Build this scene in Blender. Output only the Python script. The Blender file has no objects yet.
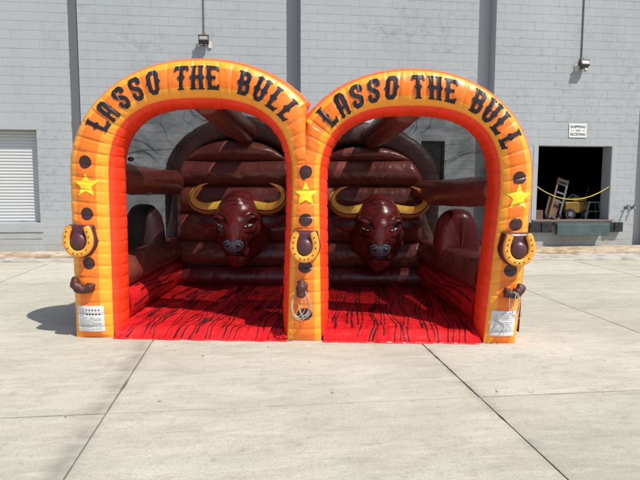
import bpy, math, random
import numpy as np
from mathutils import Vector, Matrix, noise
from mathutils.bvhtree import BVHTree
random.seed(7); rng = np.random.default_rng(7)
PI = math.pi
sc = bpy.context.scene
col = sc.collection

# ------------------------------------------------------------------ camera, light, exposure
F_PX, PITCH, YAW, ROLL, CAM_H = 560.0, math.radians(5.54), math.radians(6.88), math.radians(.16), 1.7
fw = Vector((math.sin(YAW)*math.cos(PITCH), math.cos(YAW)*math.cos(PITCH), -math.sin(PITCH)))
r0 = Vector((math.cos(YAW), -math.sin(YAW), 0)); u0 = r0.cross(fw)
rr = r0*math.cos(ROLL) + u0*math.sin(ROLL); uu = u0*math.cos(ROLL) - r0*math.sin(ROLL)
cam_d = bpy.data.cameras.new('camera'); cam = bpy.data.objects.new('camera', cam_d); col.objects.link(cam)
cam.matrix_world = Matrix(((rr.x, uu.x, -fw.x, 0), (rr.y, uu.y, -fw.y, 0), (rr.z, uu.z, -fw.z, CAM_H), (0, 0, 0, 1)))
cam_d.sensor_width = 36; cam_d.lens = F_PX/640*36; cam_d.clip_start = .05; cam_d.clip_end = 2000
sc.camera = cam
SUN = Vector((.47, -.53, 1.0)).normalized()
elev = math.asin(SUN.z)
w = bpy.data.worlds.new('World'); sc.world = w; w.use_nodes = True
nt = w.node_tree; nt.nodes.clear()
sky = nt.nodes.new('ShaderNodeTexSky'); sky.sky_type = 'NISHITA'; sky.sun_disc = False
sky.sun_elevation = elev; sky.sun_rotation = math.atan2(SUN.x, SUN.y)
sky.dust_density = 1.6; sky.air_density = 1.0
bg = nt.nodes.new('ShaderNodeBackground'); bg.inputs['Strength'].default_value = .13
wo = nt.nodes.new('ShaderNodeOutputWorld')
nt.links.new(sky.outputs[0], bg.inputs[0]); nt.links.new(bg.outputs[0], wo.inputs[0])
sl = bpy.data.lights.new('sun', 'SUN'); sl.energy = 4.6; sl.angle = math.radians(.53); sl.color = (1, .955, .89)
so = bpy.data.objects.new('sun', sl); col.objects.link(so)
so.rotation_euler = SUN.to_track_quat('Z', 'Y').to_euler()
sc.view_settings.view_transform = 'Standard'; sc.view_settings.look = 'None'
sc.view_settings.exposure = .16; sc.view_settings.gamma = 1

# ------------------------------------------------------------------ helpers
def lin(h):
    h = h.lstrip('#'); o = []
    for i in (0, 2, 4):
        c = int(h[i:i+2], 16)/255
        o.append(c/12.92 if c <= .04045 else ((c+.055)/1.055)**2.4)
    return (*o, 1)

def link(name, me, m=None, parent=None, smooth=False):
    if m is not None:
        for k in (m if isinstance(m, (list, tuple)) else [m]): me.materials.append(k)
    if smooth and len(me.polygons): me.polygons.foreach_set('use_smooth', [True]*len(me.polygons))
    o = bpy.data.objects.new(name, me); col.objects.link(o)
    if parent: o.parent = parent
    return o

def mesh(name, vs, fs, m=None, parent=None, smooth=False, idx=None):
    me = bpy.data.meshes.new(name); me.from_pydata([tuple(map(float, v)) for v in vs], [], fs); me.update()
    o = link(name, me, m, parent, smooth)
    if idx is not None: me.polygons.foreach_set('material_index', idx)
    return o

def empty(name, loc=(0, 0, 0), rz=0, parent=None):
    o = bpy.data.objects.new(name, None); col.objects.link(o); o.location = loc; o.rotation_euler = (0, 0, rz)
    o.empty_display_size = .1
    if parent: o.parent = parent
    return o

def tag(o, label=None, cat=None, group=None, kind=None):
    if label: o['label'] = label
    if cat: o['category'] = cat
    if group: o['group'] = group
    if kind: o['kind'] = kind
    return o

class MB:
    def __init__(s): s.v = []; s.f = []; s.i = []
    def add(s, vs, fs, mi=0):
        n = len(s.v); s.v += [tuple(v) for v in vs]; s.f += [tuple(a+n for a in f) for f in fs]; s.i += [mi]*len(fs)
        return s
    def box(s, x0, x1, y0, y1, z0, z1, b=0, mi=0, M=None):
        if b <= 0:
            vs = [(x, y, z) for x in (x0, x1) for y in (y0, y1) for z in (z0, z1)]
            fs = [(0, 1, 3, 2), (4, 6, 7, 5), (0, 4, 5, 1), (2, 3, 7, 6), (0, 2, 6, 4), (1, 5, 7, 3)]
        else:
            vs = []; key = {}
            for ix, x in enumerate((x0, x1)):
                for iy, y in enumerate((y0, y1)):
                    for iz, z in enumerate((z0, z1)):
                        sx, sy, sz = (1-2*ix)*b, (1-2*iy)*b, (1-2*iz)*b
                        for a, p in enumerate(((x, y+sy, z+sz), (x+sx, y, z+sz), (x+sx, y+sy, z))):
                            key[(ix, iy, iz, a)] = len(vs); vs.append(p)
            k = lambda *a: key[a]
            fs = []
            for a in range(3):
                for side in (0, 1):
                    q = []
                    for (p, r) in ((0, 0), (1, 0), (1, 1), (0, 1)):
                        c = [0, 0, 0]; c[a] = side; c[(a+1) % 3] = p; c[(a+2) % 3] = r; q.append(k(*c, a))
                    fs.append(tuple(q if side else q[::-1]))
            for a in range(3):
                b1, b2 = (a+1) % 3, (a+2) % 3
                for p in (0, 1):
                    for r in (0, 1):
                        c0 = [0, 0, 0]; c0[b1] = p; c0[b2] = r; c1 = list(c0); c1[a] = 1
                        q = [k(*c0, b1), k(*c1, b1), k(*c1, b2), k(*c0, b2)]
                        fs.append(tuple(q if (p+r) % 2 == 0 else q[::-1]))
            for ix in (0, 1):
                for iy in (0, 1):
                    for iz in (0, 1):
                        q = [k(ix, iy, iz, a) for a in range(3)]
                        fs.append(tuple(q if (ix+iy+iz) % 2 else q[::-1]))
        if M is not None: vs = [tuple(M @ Vector(v)) for v in vs]
        return s.add(vs, fs, mi)
    def tube(s, pts, rad, n=8, mi=0, cap=True, flat=1.0):
        pts = [Vector(p) for p in pts]; L = len(pts); rs = rad if isinstance(rad, (list, tuple)) else [rad]*L
        vs = []; up = Vector((.13, .31, .94)).normalized()
        for i, p in enumerate(pts):
            t = (pts[min(i+1, L-1)]-pts[max(i-1, 0)]).normalized()
            a = t.cross(up)
            if a.length < .05: a = t.cross(Vector((1, 0, 0)))
            a.normalize(); bb = a.cross(t).normalized(); up = bb
            for k in range(n):
                an = 2*PI*k/n; vs.append(tuple(p+(a*math.cos(an)+bb*math.sin(an)*flat)*rs[i]))
        fs = [(i*n+k, i*n+(k+1) % n, (i+1)*n+(k+1) % n, (i+1)*n+k) for i in range(L-1) for k in range(n)]
        if cap: fs += [tuple(range(n))[::-1], tuple((L-1)*n+k for k in range(n))]
        return s.add(vs, fs, mi)
    def ball(s, c, r, nu=16, nv=10, mi=0, M=None):
        vs = []; fs = []
        for j in range(nv+1):
            ph = PI*j/nv
            for i in range(nu):
                th = 2*PI*i/nu
                v = Vector((math.sin(ph)*math.cos(th)*r[0], math.sin(ph)*math.sin(th)*r[1], math.cos(ph)*r[2]))
                if M is not None: v = M @ v
                vs.append((c[0]+v.x, c[1]+v.y, c[2]+v.z))
        for j in range(nv):
            for i in range(nu):
                fs.append((j*nu+i, (j+1)*nu+i, (j+1)*nu+(i+1) % nu, j*nu+(i+1) % nu))
        return s.add(vs, fs, mi)
    def build(s, name, m, parent=None, smooth=False):
        return mesh(name, s.v, s.f, m, parent, smooth, s.i if isinstance(m, (list, tuple)) else None)

def grid(nu, nv, fn, wrap=False):
    vs = [fn(i, j) for j in range(nv) for i in range(nu)]
    fs = [(j*nu+i, j*nu+(i+1) % nu, (j+1)*nu+(i+1) % nu, (j+1)*nu+i) for j in range(nv-1) for i in range(nu if wrap else nu-1)]
    return vs, fs

def nz(x, y=0, z=0, s=1): return noise.noise(Vector((x*s, y*s, z*s)))

# ------------------------------------------------------------------ materials
def mat(name, colr=(.5, .5, .5, 1), rough=.6, spec=.5, metal=0):
    m = bpy.data.materials.new(name); m.use_nodes = True; b = m.node_tree.nodes['Principled BSDF']
    b.inputs['Base Color'].default_value = (*colr[:3], 1); b.inputs['Roughness'].default_value = rough
    b.inputs['Specular IOR Level'].default_value = spec; b.inputs['Metallic'].default_value = metal
    return m
def N(m, t, **kw):
    n = m.node_tree.nodes.new(t)
    for k, v in kw.items():
        if k in n.inputs: n.inputs[k].default_value = v
        else: setattr(n, k, v)
    return n
def Lk(m, a, b): m.node_tree.links.new(a, b)
def bsdf(m): return m.node_tree.nodes['Principled BSDF']
def ramp(m, src, stops):
    r = N(m, 'ShaderNodeValToRGB'); e = r.color_ramp.elements
    while len(e) < len(stops): e.new(.5)
    for k, (p, c) in enumerate(stops): e[k].position = p; e[k].color = c if len(c) == 4 else (*c, 1)
    Lk(m, src, r.inputs[0]); return r
def mixc(m, fac, a, b, mode='MIX'):
    x = N(m, 'ShaderNodeMix', data_type='RGBA', blend_type=mode)
    for k, v in ((0, fac), (6, a), (7, b)):
        if hasattr(v, 'links') or hasattr(v, 'is_linked'): Lk(m, v, x.inputs[k])
        else: x.inputs[k].default_value = v
    return x.outputs[2]
def coord(m, kind='Object', scale=(1, 1, 1)):
    if kind == 'World': src = N(m, 'ShaderNodeNewGeometry').outputs['Position']
    else: src = N(m, 'ShaderNodeTexCoord').outputs[kind]
    mp = N(m, 'ShaderNodeMapping'); mp.inputs['Scale'].default_value = scale
    Lk(m, src, mp.inputs[0]); return mp.outputs[0]
def noise_n(m, vec, scale, detail=4, rough=.55, dist=0):
    n = N(m, 'ShaderNodeTexNoise', Scale=scale, Detail=detail, Roughness=rough, Distortion=dist); Lk(m, vec, n.inputs['Vector']); return n.outputs['Fac']
def bump(m, h, strength=.3, dist=.01, prev=None):
    b = N(m, 'ShaderNodeBump', Strength=strength, Distance=dist); Lk(m, h, b.inputs['Height'])
    if prev is not None: Lk(m, prev, b.inputs['Normal'])
    Lk(m, b.outputs[0], bsdf(m).inputs['Normal']); return b.outputs[0]

def vinyl(name, c, rough=.36, wr=1.0, spec=.5, fade=.12, cre=.10):
    """coated nylon / vinyl of an inflatable: creases, faint soil, uneven gloss"""
    m = mat(name, c, rough, spec)
    v = coord(m)
    n1 = noise_n(m, v, 2.3, 5, .6); n2 = noise_n(m, v, 24, 3, .5)
    dark = tuple(x*(1-fade*1.1) for x in c[:3])+(1,); lite = tuple(min(1, x*(1+fade)+.012) for x in c[:3])+(1,)
    r = ramp(m, n1, [(.3, dark), (.7, lite)])
    Lk(m, r.outputs[0], bsdf(m).inputs['Base Color'])
    rr_ = N(m, 'ShaderNodeMapRange'); Lk(m, n1, rr_.inputs[0]); rr_.inputs[3].default_value = rough-.1; rr_.inputs[4].default_value = rough+.12
    Lk(m, rr_.outputs[0], bsdf(m).inputs['Roughness'])
    # thin crease lines
    va = noise_n(m, v, 5.5, 2, .5, 1.2)
    ma = N(m, 'ShaderNodeMath', operation='SUBTRACT'); Lk(m, va, ma.inputs[0]); ma.inputs[1].default_value = .5
    mb = N(m, 'ShaderNodeMath', operation='ABSOLUTE'); Lk(m, ma.outputs[0], mb.inputs[0])
    mr = N(m, 'ShaderNodeMapRange'); Lk(m, mb.outputs[0], mr.inputs[0]); mr.inputs[2].default_value = .03; mr.inputs[3].default_value = 0; mr.inputs[4].default_value = 1
    b1 = bump(m, mr.outputs[0], cre, .010)
    b2 = bump(m, n2, .10*wr, .01, b1)
    bump(m, noise_n(m, v, 7, 2), .3*wr, .03, b2)
    return m

ORANGE = vinyl('orange_vinyl', (.92, .195, .010, 1), .36, 1.0, .5, .06)
YELLOW = vinyl('amber_vinyl', (.96, .355, .018, 1), .36, 1.0, .5, .05)
REDO = vinyl('red_orange_vinyl', (.87, .045, .008, 1), .38)
TRIM = vinyl('orange_red_trim_vinyl', (.85, .13, .015, 1), .36)
STAR = vinyl('yellow_print', (.92, .68, .02, 1), .34, .6)
RED = vinyl('red_vinyl', (.56, .008, .012, 1), .32, 1.6)
BROWN = vinyl('brown_vinyl', (.16, .033, .022, 1), .30, 1.0, .45, .12, .05)
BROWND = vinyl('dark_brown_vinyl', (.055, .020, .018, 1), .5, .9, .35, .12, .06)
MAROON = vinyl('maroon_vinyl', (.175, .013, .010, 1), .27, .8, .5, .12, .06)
PLUM = vinyl('plum_brown_vinyl', (.070, .016, .022, 1), .34)
DOT = vinyl('dark_brown_print', (.045, .013, .011, 1), .36, .6)
INK = vinyl('ink_print', (.012, .011, .020, 1), .46, .4, .35)
HORN = vinyl('gold_vinyl', (.80, .34, .03, 1), .32)
HORN2 = vinyl('ochre_vinyl', (.45, .16, .02, 1), .32)
HORN3 = vinyl('pale_yellow_vinyl', (.88, .55, .06, 1), .3)
NOSE = vinyl('blue_grey_print', (.085, .082, .11, 1), .28)
BLACKP = mat('black_print', (.006, .004, .005, 1), .4)
BURG = vinyl('burgundy_print', (.05, .006, .008, 1), .33, .6)
WHITEP = mat('white_print', (.75, .74, .72, 1), .4)
HOLD = vinyl('crumpled_brown_vinyl', (.075, .020, .014, 1), .5, 1.6, .4)
SHEET = vinyl('white_label_vinyl', (.66, .66, .66, 1), .4, .8)
GREYP = mat('grey_print', (.25, .25, .27, 1), .5)

def net_mat(name, lo, hi):
    m = mat(name, (.006, .006, .007, 1), .85, .1)
    out = m.node_tree.nodes['Material Output']
    tr = N(m, 'ShaderNodeBsdfTransparent'); mx = N(m, 'ShaderNodeMixShader')
    n = noise_n(m, coord(m, 'Object', (1.6, .5, 2.4)), 2.2, 4, .6, .6)
    mr = N(m, 'ShaderNodeMapRange'); Lk(m, n, mr.inputs[0]); mr.inputs[1].default_value = .3; mr.inputs[2].default_value = .7
    mr.inputs[3].default_value = lo; mr.inputs[4].default_value = hi
    Lk(m, mr.outputs[0], mx.inputs[0]); Lk(m, tr.outputs[0], mx.inputs[1]); Lk(m, bsdf(m).outputs[0], mx.inputs[2])
    Lk(m, mx.outputs[0], out.inputs['Surface'])
    return m
NET = net_mat('black_netting', .58, .80); NETF = net_mat('folded_netting', .25, .50); NETW = net_mat('dense_netting', .66, .80)
def wall_paint():
    m = mat('grey_painted_block', (.42, .45, .46, 1), .75, .25)
    v = coord(m, 'World')
    big = noise_n(m, v, .45, 4, .6); st = noise_n(m, coord(m, 'World', (1, 1, .22)), 2.6, 5, .62)
    base = ramp(m, big, [(.3, (.33, .352, .362)), (.7, (.38, .40, .407))]).outputs[0]
    base = mixc(m, ramp(m, st, [(.56, (0, 0, 0)), (.75, (.35, .35, .35))]).outputs[0], base, (.27, .28, .285, 1))
    # scuffed / worn patches: blotchy, stronger upper right
    bl = noise_n(m, coord(m, 'World', (1, 1, 1.7)), 5.5, 4, .6); bm = noise_n(m, v, .7, 2)
    mu = N(m, 'ShaderNodeMath', operation='MULTIPLY'); Lk(m, ramp(m, bl, [(.50, (0, 0, 0)), (.74, (1, 1, 1))]).outputs[0], mu.inputs[0]); Lk(m, ramp(m, bm, [(.45, (0, 0, 0)), (.62, (.6, .6, .6))]).outputs[0], mu.inputs[1])
    base = mixc(m, mu.outputs[0], base, (.205, .215, .22, 1))
    fine = noise_n(m, v, 38, 3, .6)
    sz = N(m, 'ShaderNodeSeparateXYZ'); Lk(m, v, sz.inputs[0])
    gz = N(m, 'ShaderNodeMapRange'); Lk(m, sz.outputs[2], gz.inputs[0]); gz.inputs[1].default_value = .1; gz.inputs[2].default_value = .75; gz.inputs[3].default_value = 1; gz.inputs[4].default_value = 0
    gm = N(m, 'ShaderNodeMath', operation='MULTIPLY'); Lk(m, gz.outputs[0], gm.inputs[0]); Lk(m, ramp(m, noise_n(m, coord(m, 'World', (1, 1, .5)), 4, 5, .7), [(.35, (0, 0, 0)), (.7, (.8, .8, .8))]).outputs[0], gm.inputs[1])
    base = mixc(m, gm.outputs[0], base, (.30, .265, .215, 1))
    base = mixc(m, ramp(m, fine, [(.35, (0, 0, 0)), (.65, (.22, .22, .22))]).outputs[0], base, (.42, .44, .448, 1))
    Lk(m, base, bsdf(m).inputs['Base Color'])
    b = bump(m, fine, .35, .006); bump(m, noise_n(m, v, 9, 3), .25, .01, b)
    return m
WALL = wall_paint()
MORTAR = mat('painted_mortar', (.36, .385, .395, 1), .85, .2)
_r = ramp(MORTAR, noise_n(MORTAR, coord(MORTAR, 'World', (1, 1, 2.2)), 3.1, 3, .6), [(.50, (.385, .405, .415)), (.66, (.16, .17, .18))]); Lk(MORTAR, _r.outputs[0], bsdf(MORTAR).inputs['Base Color'])
SLOT = mat('grey_slot_paint', (.52, .52, .525, 1), .8, .2); CHEEK = mat('dark_cheek_grey', (.17, .175, .185, 1), .8, .2)

def concrete():
    m = mat('concrete', (.4, .38, .34, 1), .8, .25)
    v = coord(m, 'World')
    a = noise_n(m, v, .55, 5, .6, .4); b = noise_n(m, coord(m, 'World', (.6, 1.5, 1)), 2.4, 6, .65, .6); c = noise_n(m, v, 60, 3, .6)
    base = ramp(m, a, [(.28, (.42, .395, .312)), (.5, (.49, .465, .378)), (.72, (.56, .535, .445))]).outputs[0]
    base = mixc(m, ramp(m, b, [(.46, (0, 0, 0)), (.70, (.5, .5, .5))]).outputs[0], base, (.32, .30, .25, 1))
    sp = noise_n(m, v, 9, 6, .75)
    base = mixc(m, ramp(m, sp, [(.55, (0, 0, 0)), (.70, (.6, .6, .6))]).outputs[0], base, (.25, .23, .20, 1))
    base = mixc(m, ramp(m, c, [(.3, (.42, .42, .42)), (.6, (0, 0, 0))]).outputs[0], base, (.24, .225, .195, 1))
    # dirt gathered near the long joint at left
    sx = N(m, 'ShaderNodeSeparateXYZ'); Lk(m, v, sx.inputs[0])
    def near(x0, wd, hi):
        s1 = N(m, 'ShaderNodeMath', operation='SUBTRACT'); Lk(m, sx.outputs[0], s1.inputs[0]); s1.inputs[1].default_value = x0
        s2 = N(m, 'ShaderNodeMath', operation='ABSOLUTE'); Lk(m, s1.outputs[0], s2.inputs[0])
        s3 = N(m, 'ShaderNodeMapRange'); Lk(m, s2.outputs[0], s3.inputs[0]); s3.inputs[1].default_value = 0; s3.inputs[2].default_value = wd; s3.inputs[3].default_value = hi; s3.inputs[4].default_value = 0
        s4 = N(m, 'ShaderNodeMath', operation='MULTIPLY'); Lk(m, s3.outputs[0], s4.inputs[0]); Lk(m, ramp(m, b, [(.36, (0, 0, 0)), (.6, (1, 1, 1))]).outputs[0], s4.inputs[1])
        return s4.outputs[0]
    st2 = noise_n(m, coord(m, 'World', (.8, 4.2, 1)), 3.2, 5, .7, .8)
    base = mixc(m, ramp(m, st2, [(.52, (0, 0, 0)), (.66, (.34, .34, .34))]).outputs[0], base, (.30, .265, .20, 1))
    base = mixc(m, ramp(m, st2, [(.30, (.4, .4, .4)), (.44, (0, 0, 0))]).outputs[0], base, (.60, .58, .50, 1))
    base = mixc(m, near(-1.17, .14, .6), base, (.20, .185, .16, 1))
    base = mixc(m, near(1.81, .08, .5), base, (.22, .20, .17, 1))
    vo = N(m, 'ShaderNodeTexVoronoi', Scale=2.1); Lk(m, v, vo.inputs['Vector'])
    base = mixc(m, ramp(m, vo.outputs['Distance'], [(.018, (.75, .75, .75)), (.045, (0, 0, 0))]).outputs[0], base, (.10, .09, .08, 1))
    dk = noise_n(m, coord(m, 'World', (1, 1.6, 1)), 1.1, 8, .72, .9)
    base = mixc(m, ramp(m, dk, [(.56, (0, 0, 0)), (.70, (.55, .55, .55))]).outputs[0], base, (.30, .275, .23, 1))
    oi = N(m, 'ShaderNodeObjectInfo'); tn = ramp(m, oi.outputs['Random'], [(0, (.90, .90, .885)), (1, (1, 1, 1))])
    base = mixc(m, 1.0, base, tn.outputs[0], 'MULTIPLY')
    Lk(m, base, bsdf(m).inputs['Base Color'])
    q = bump(m, c, .35, .003); bump(m, sp, .2, .004, q)
    return m
CONC = concrete()
JOINT = mat('joint_filler', (.05, .047, .042, 1), .9, .1)
def rough_stone(name, c1, c2, c3, sc_=3.0):
    m = mat(name, c1, .9, .15); v = coord(m, 'World', (1, 1, 3))
    n = noise_n(m, v, sc_, 6, .7, .5)
    Lk(m, ramp(m, n, [(.34, c1), (.5, c2), (.66, c3)]).outputs[0], bsdf(m).inputs['Base Color'])
    bump(m, noise_n(m, v, 18, 5, .7), .8, .02); return m
FOOT = rough_stone('stained_footing', (.27, .165, .09), (.42, .34, .24), (.54, .50, .42))
KERB = rough_stone('kerb_concrete', (.25, .22, .18), (.40, .37, .32), (.50, .47, .42))

# ------------------------------------------------------------------ ground
g = mesh('ground', [(-300, -300, -.03), (300, -300, -.03), (300, 300, -.03), (-300, 300, -.03)], [(0, 1, 2, 3)], JOINT)
tag(g, kind='structure')
yard = tag(empty('concrete_yard'), kind='structure')
XJ = [-40, -30, -20.5, -14.1, -10.9, -7.65, -4.4, -1.1, 1.81, 4.47, 7.3, 10.2, 13.1, 18, 26, 40]
YJ = [-12, -8, -4.6, -1.7, 1.25, 4.2, 7.12, 10.05, 13.9]
for i in range(len(XJ)-1):
    for j in range(len(YJ)-1):
        x0, x1, y0, y1 = XJ[i], XJ[i+1], YJ[j], YJ[j+1]; gp = .006
        b = MB(); n = 40
        near_ = x0 > -8 and x1 < 11 and y0 > -2
        def edge(a, c, ax, sgn):   # jittered joint edge points
            k = 30 if near_ else 2
            out = []
            for t in range(k):
                p = a+(c-a)*t/k
                e = gp+(.004*abs(nz(p, ax, 3.3, 9))+(.006 if nz(p*7, ax*3, 1.7) > .42 else 0) if near_ and t > 0 else 0)
                out.append((p, sgn*e))
            return out
        pts = [(x, y0+o) for x, o in edge(x0+gp, x1-gp, y0, 1)]
        pts += [(x1+o, y) for y, o in edge(y0+gp, y1-gp, x1+50, -1)]
        pts += [(x, y1+o) for x, o in edge(x1-gp, x0+gp, y1, -1)]
        pts += [(x0+o, y) for y, o in edge(y1-gp, y0+gp, x0+50, 1)]
        dz = random.uniform(-.003, .003); m_ = len(pts)
        vs = [(x, y, dz) for x, y in pts]+[(x, y, -.028) for x, y in pts]
        fs = [tuple(range(m_))]+[(k, k+m_, (k+1) % m_+m_, (k+1) % m_) for k in range(m_)]
        mesh('slab', vs, fs, CONC, yard)

# rough footing strip and kerb in front of the building
def strip(name, pa, pb, z_lo, z_hi, ya_b, yb_b, m, amp, seed, top_w=1.0, n=260):
    """profile: face from (front, z_lo) to (front, z_hi) then top back to the wall"""
    prof = [(0, z_lo), (0, z_lo*.4+z_hi*.6), (.02, z_hi-.008), (.05, z_hi), (.35, z_hi+.004), (.7, z_hi+.008), (1, z_hi+.012)]
    vs = []
    for k in range(n+1):
        t = k/n; x = pa[0]+(pb[0]-pa[0])*t; yf = pa[1]+(pb[1]-pa[1])*t; yb = ya_b+(yb_b-ya_b)*t
        for q, (p, z) in enumerate(prof):
            e = amp*(nz(x, q*.7+seed, 0, 2.2)+.6*nz(x, q, seed, 9))
            yy = yf+(yb-yf)*p if p > .05 else yf+p
            vs.append((x, yy+(e if 0 < q < 5 else 0)*1.3, z+(e*.7 if 0 < q < 6 else 0)))
    m_ = len(prof)
    fs = [(k*m_+q, (k+1)*m_+q, (k+1)*m_+q+1, k*m_+q+1) for k in range(n) for q in range(m_-1)]
    return mesh(name, vs, fs, m, None, True)
tag(strip('kerb', (-20, 14.0), (20, 11.05), -.02, .055, 14.05, 13.2, KERB, .012, 1), kind='structure')
tag(strip('stained_concrete_footing', (-20, 13.72), (20, 12.35), .02, .135, 13.80, 13.80, FOOT, .022, 5), kind='structure')

# ------------------------------------------------------------------ warehouse wall
WY = 13.75
SLOTS = [(-4.14, -3.93), (.84, 1.18), (5.61, 6.06), (10.04, 10.5)]
HOLES = [(-9.5, -4.92, .82, 2.96), (4.2, 4.81, 1.62, 2.82), (7.3, 9.33, .82, 2.75)]
TOPZ, XL, XR = 9.0, -20.0, 20.0
wh = tag(empty('warehouse', (0, WY, 0)), 'long grey painted concrete block warehouse wall with recessed vertical slots behind the inflatable', 'building')
b = MB()
edges = [XL]+[e for s_ in SLOTS for e in s_]+[XR]
segs = [(edges[i], edges[i+1]) for i in range(0, len(edges), 2)]
def minus(rect, holes):
    x0, x1, z0, z1 = rect; out = []
    hs = sorted(h for h in holes if h[0] < x1 and h[1] > x0); cx = x0
    for h in hs:
        if h[0] > cx: out.append((cx, h[0], z0, z1))
        if h[2] > z0: out.append((h[0], h[1], z0, h[2]))
        if h[3] < z1: out.append((h[0], h[1], h[3], z1))
        cx = h[1]
    if cx < x1: out.append((cx, x1, z0, z1))
    return out
for sgm in segs:
    for (x0, x1, z0, z1) in minus((sgm[0], sgm[1], 0, TOPZ), HOLES):
        b.box(x0, x1, .0045, .38, z0, z1)
b.build('wall_core', MORTAR, wh)
for x0, x1 in SLOTS[1:]: MB().box(x0-.1, x1+.1, .382, .5, 0, TOPZ).build('slot_back', SLOT, wh)
FLAT = mat('dark_slot_grey', (.125, .13, .137, 1), .8, .2); MB().box(SLOTS[0][0]-.002, SLOTS[0][1]+.002, .03, .3, 0, TOPZ).build('slot_back', FLAT, wh)  # first slot: shallow strip in one even dark grey
for i, (x0, x1) in enumerate(SLOTS[1:]):     # slot cheeks, left one a darker grey than the right
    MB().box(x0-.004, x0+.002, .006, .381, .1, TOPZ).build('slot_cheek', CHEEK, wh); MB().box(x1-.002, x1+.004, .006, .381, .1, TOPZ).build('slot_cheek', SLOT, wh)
# blocks: every one a piece, proud of the joints
BH, BW, GAP = .2032, .4064, .0042
ub = MB(); ub.box(-.5, .5, 0, 1, -.5, .5); unit_cache = {}
def block_mesh(wd, ht):
    key = (round(wd, 3), round(ht, 3))
    if key not in unit_cache:
        q = MB(); q.box(0, wd, 0, .02, 0, ht, b=.0011)
        me = bpy.data.meshes.new('block'); me.from_pydata(q.v, [], q.f); me.materials.append(WALL); me.update(); unit_cache[key] = me
    return unit_cache[key]
blocks = []
for (sx0, sx1) in segs:
    a, c = sx0, sx1
    if a >= c: continue
    nrow = int((TOPZ-.1)/BH)
    for r_ in range(nrow):
        z0 = .10+r_*BH; z1 = z0+BH
        if z0 > TOPZ-BH: break
        x = a-(.5*BW if r_ % 2 else 0)
        while x < c:
            xs, xe = max(x, a), min(x+BW, c); x += BW
            if xe-xs < .03: continue
            rects = [(xs, xe, z0, z1)]
            for h in HOLES:
                nr = []
                for (p, q, s_, t) in rects:
                    if h[0] >= q or h[1] <= p or h[2] >= t or h[3] <= s_: nr.append((p, q, s_, t)); continue
                    if h[0] > p: nr.append((p, h[0], s_, t))
                    if h[1] < q: nr.append((h[1], q, s_, t))
                    if h[2] > s_: nr.append((max(p, h[0]), min(q, h[1]), s_, h[2]))
                    if h[3] < t: nr.append((max(p, h[0]), min(q, h[1]), h[3], t))
                rects = nr
            for (p, q, s_, t) in rects:
                if q-p > .03 and t-s_ > .03: blocks.append((p+.0008, q-.0008, s_+GAP/2, t-GAP/2))
def hid(bk):
    cx, cz = (bk[0]+bk[1])/2, (bk[2]+bk[3])/2
    return (-4.3 < cx < 6.9 and cz < 4.3) or cx < -5.6 or cx > 10.0 or cz > 6.3
blocks.sort(key=lambda k: (hid(k), abs((k[0]+k[1])/2-1.6)+.6*abs((k[2]+k[3])/2-2)))
rest = MB()
for n_, (x0, x1, z0, z1) in enumerate(blocks):
    pr = -.0002-abs(random.gauss(0, .0014))
    if n_ < 300:
        o = bpy.data.objects.new('block', block_mesh(x1-x0, z1-z0)); col.objects.link(o); o.parent = wh; o.location = (x0, pr, z0)
        o.rotation_euler = (random.gauss(0, .003), 0, 0)
    else: rest.box(x0, x1, pr, pr+.02, z0, z1, b=.0011)
tag(rest.build('block_courses', WALL, wh), kind='stuff')

# roller door at left, its slats, sill
DOORW = mat('white_door_paint', (.50, .51, .51, 1), .5)
SILL = rough_stone('painted_sill', (.33, .34, .34), (.38, .39, .39), (.43, .44, .43), 2)
FRM = mat('dark_steel', (.05, .052, .055, 1), .5, .5, .3)
dr = mesh('roller_door', *[*(lambda q: (q.v, q.f))(MB().box(-9.5, -4.92, .235, .30, .82, 2.96))], DOORW, wh)
sme = None
for k in range(29):
    z = .83+k*.0735
    if sme is None:
        n_ = 8; prof = [(.235-.017*math.sin(PI*q/n_)**.8, .0735*q/n_) for q in range(n_+1)]
        vs = [(x, p[0], p[1]) for x in (-9.45, -4.95) for p in prof]
        sme = bpy.data.meshes.new('slat'); sme.from_pydata(vs, [], [(q, q+1, n_+2+q, n_+1+q) for q in range(n_)]); sme.materials.append(DOORW)
        sme.polygons.foreach_set('use_smooth', [True]*n_)
    o = bpy.data.objects.new('slat', sme); col.objects.link(o); o.parent = dr; o.location = (0, 0, z)
MB().box(-4.95, -4.925, .15, .235, .82, 2.96).box(-9.5, -4.92, .2, .24, 2.955, 2.965).build('door_guide', SILL, wh)
MB().box(-10.0, -4.86, -.03, .2, .60, .815, b=.004).build('sill', WALL, wh)
MB().box(-10.0, -4.88, -.012, .2, .44, .597, b=.006).build('sill', SILL, wh)
MB().box(-10.0, -4.80, -.003, .2, 2.967, 3.16, b=.002).build('lintel', WALL, wh)
# vent window seen behind the right arch
VOID = mat('unlit_interior', (.012, .012, .013, 1), .9, .1)
fr = MB().box(4.2, 4.25, .05, .12, 1.62, 2.82).box(4.76, 4.81, .05, .12, 1.62, 2.82).box(4.25, 4.76, .05, .12, 2.77, 2.82).box(4.25, 4.76, .05, .12, 1.62, 1.67).build('window_frame', FRM, wh)
GLASS = mat('dark_glass', (.01, .011, .013, 1), .12, .6)
MB().box(4.25, 4.76, .09, .1, 1.67, 2.77).build('pane', GLASS, fr)
MB().box(4.0, 5.0, .385, .4, 1.4, 3.0).build('window_back', VOID, wh)

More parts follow.
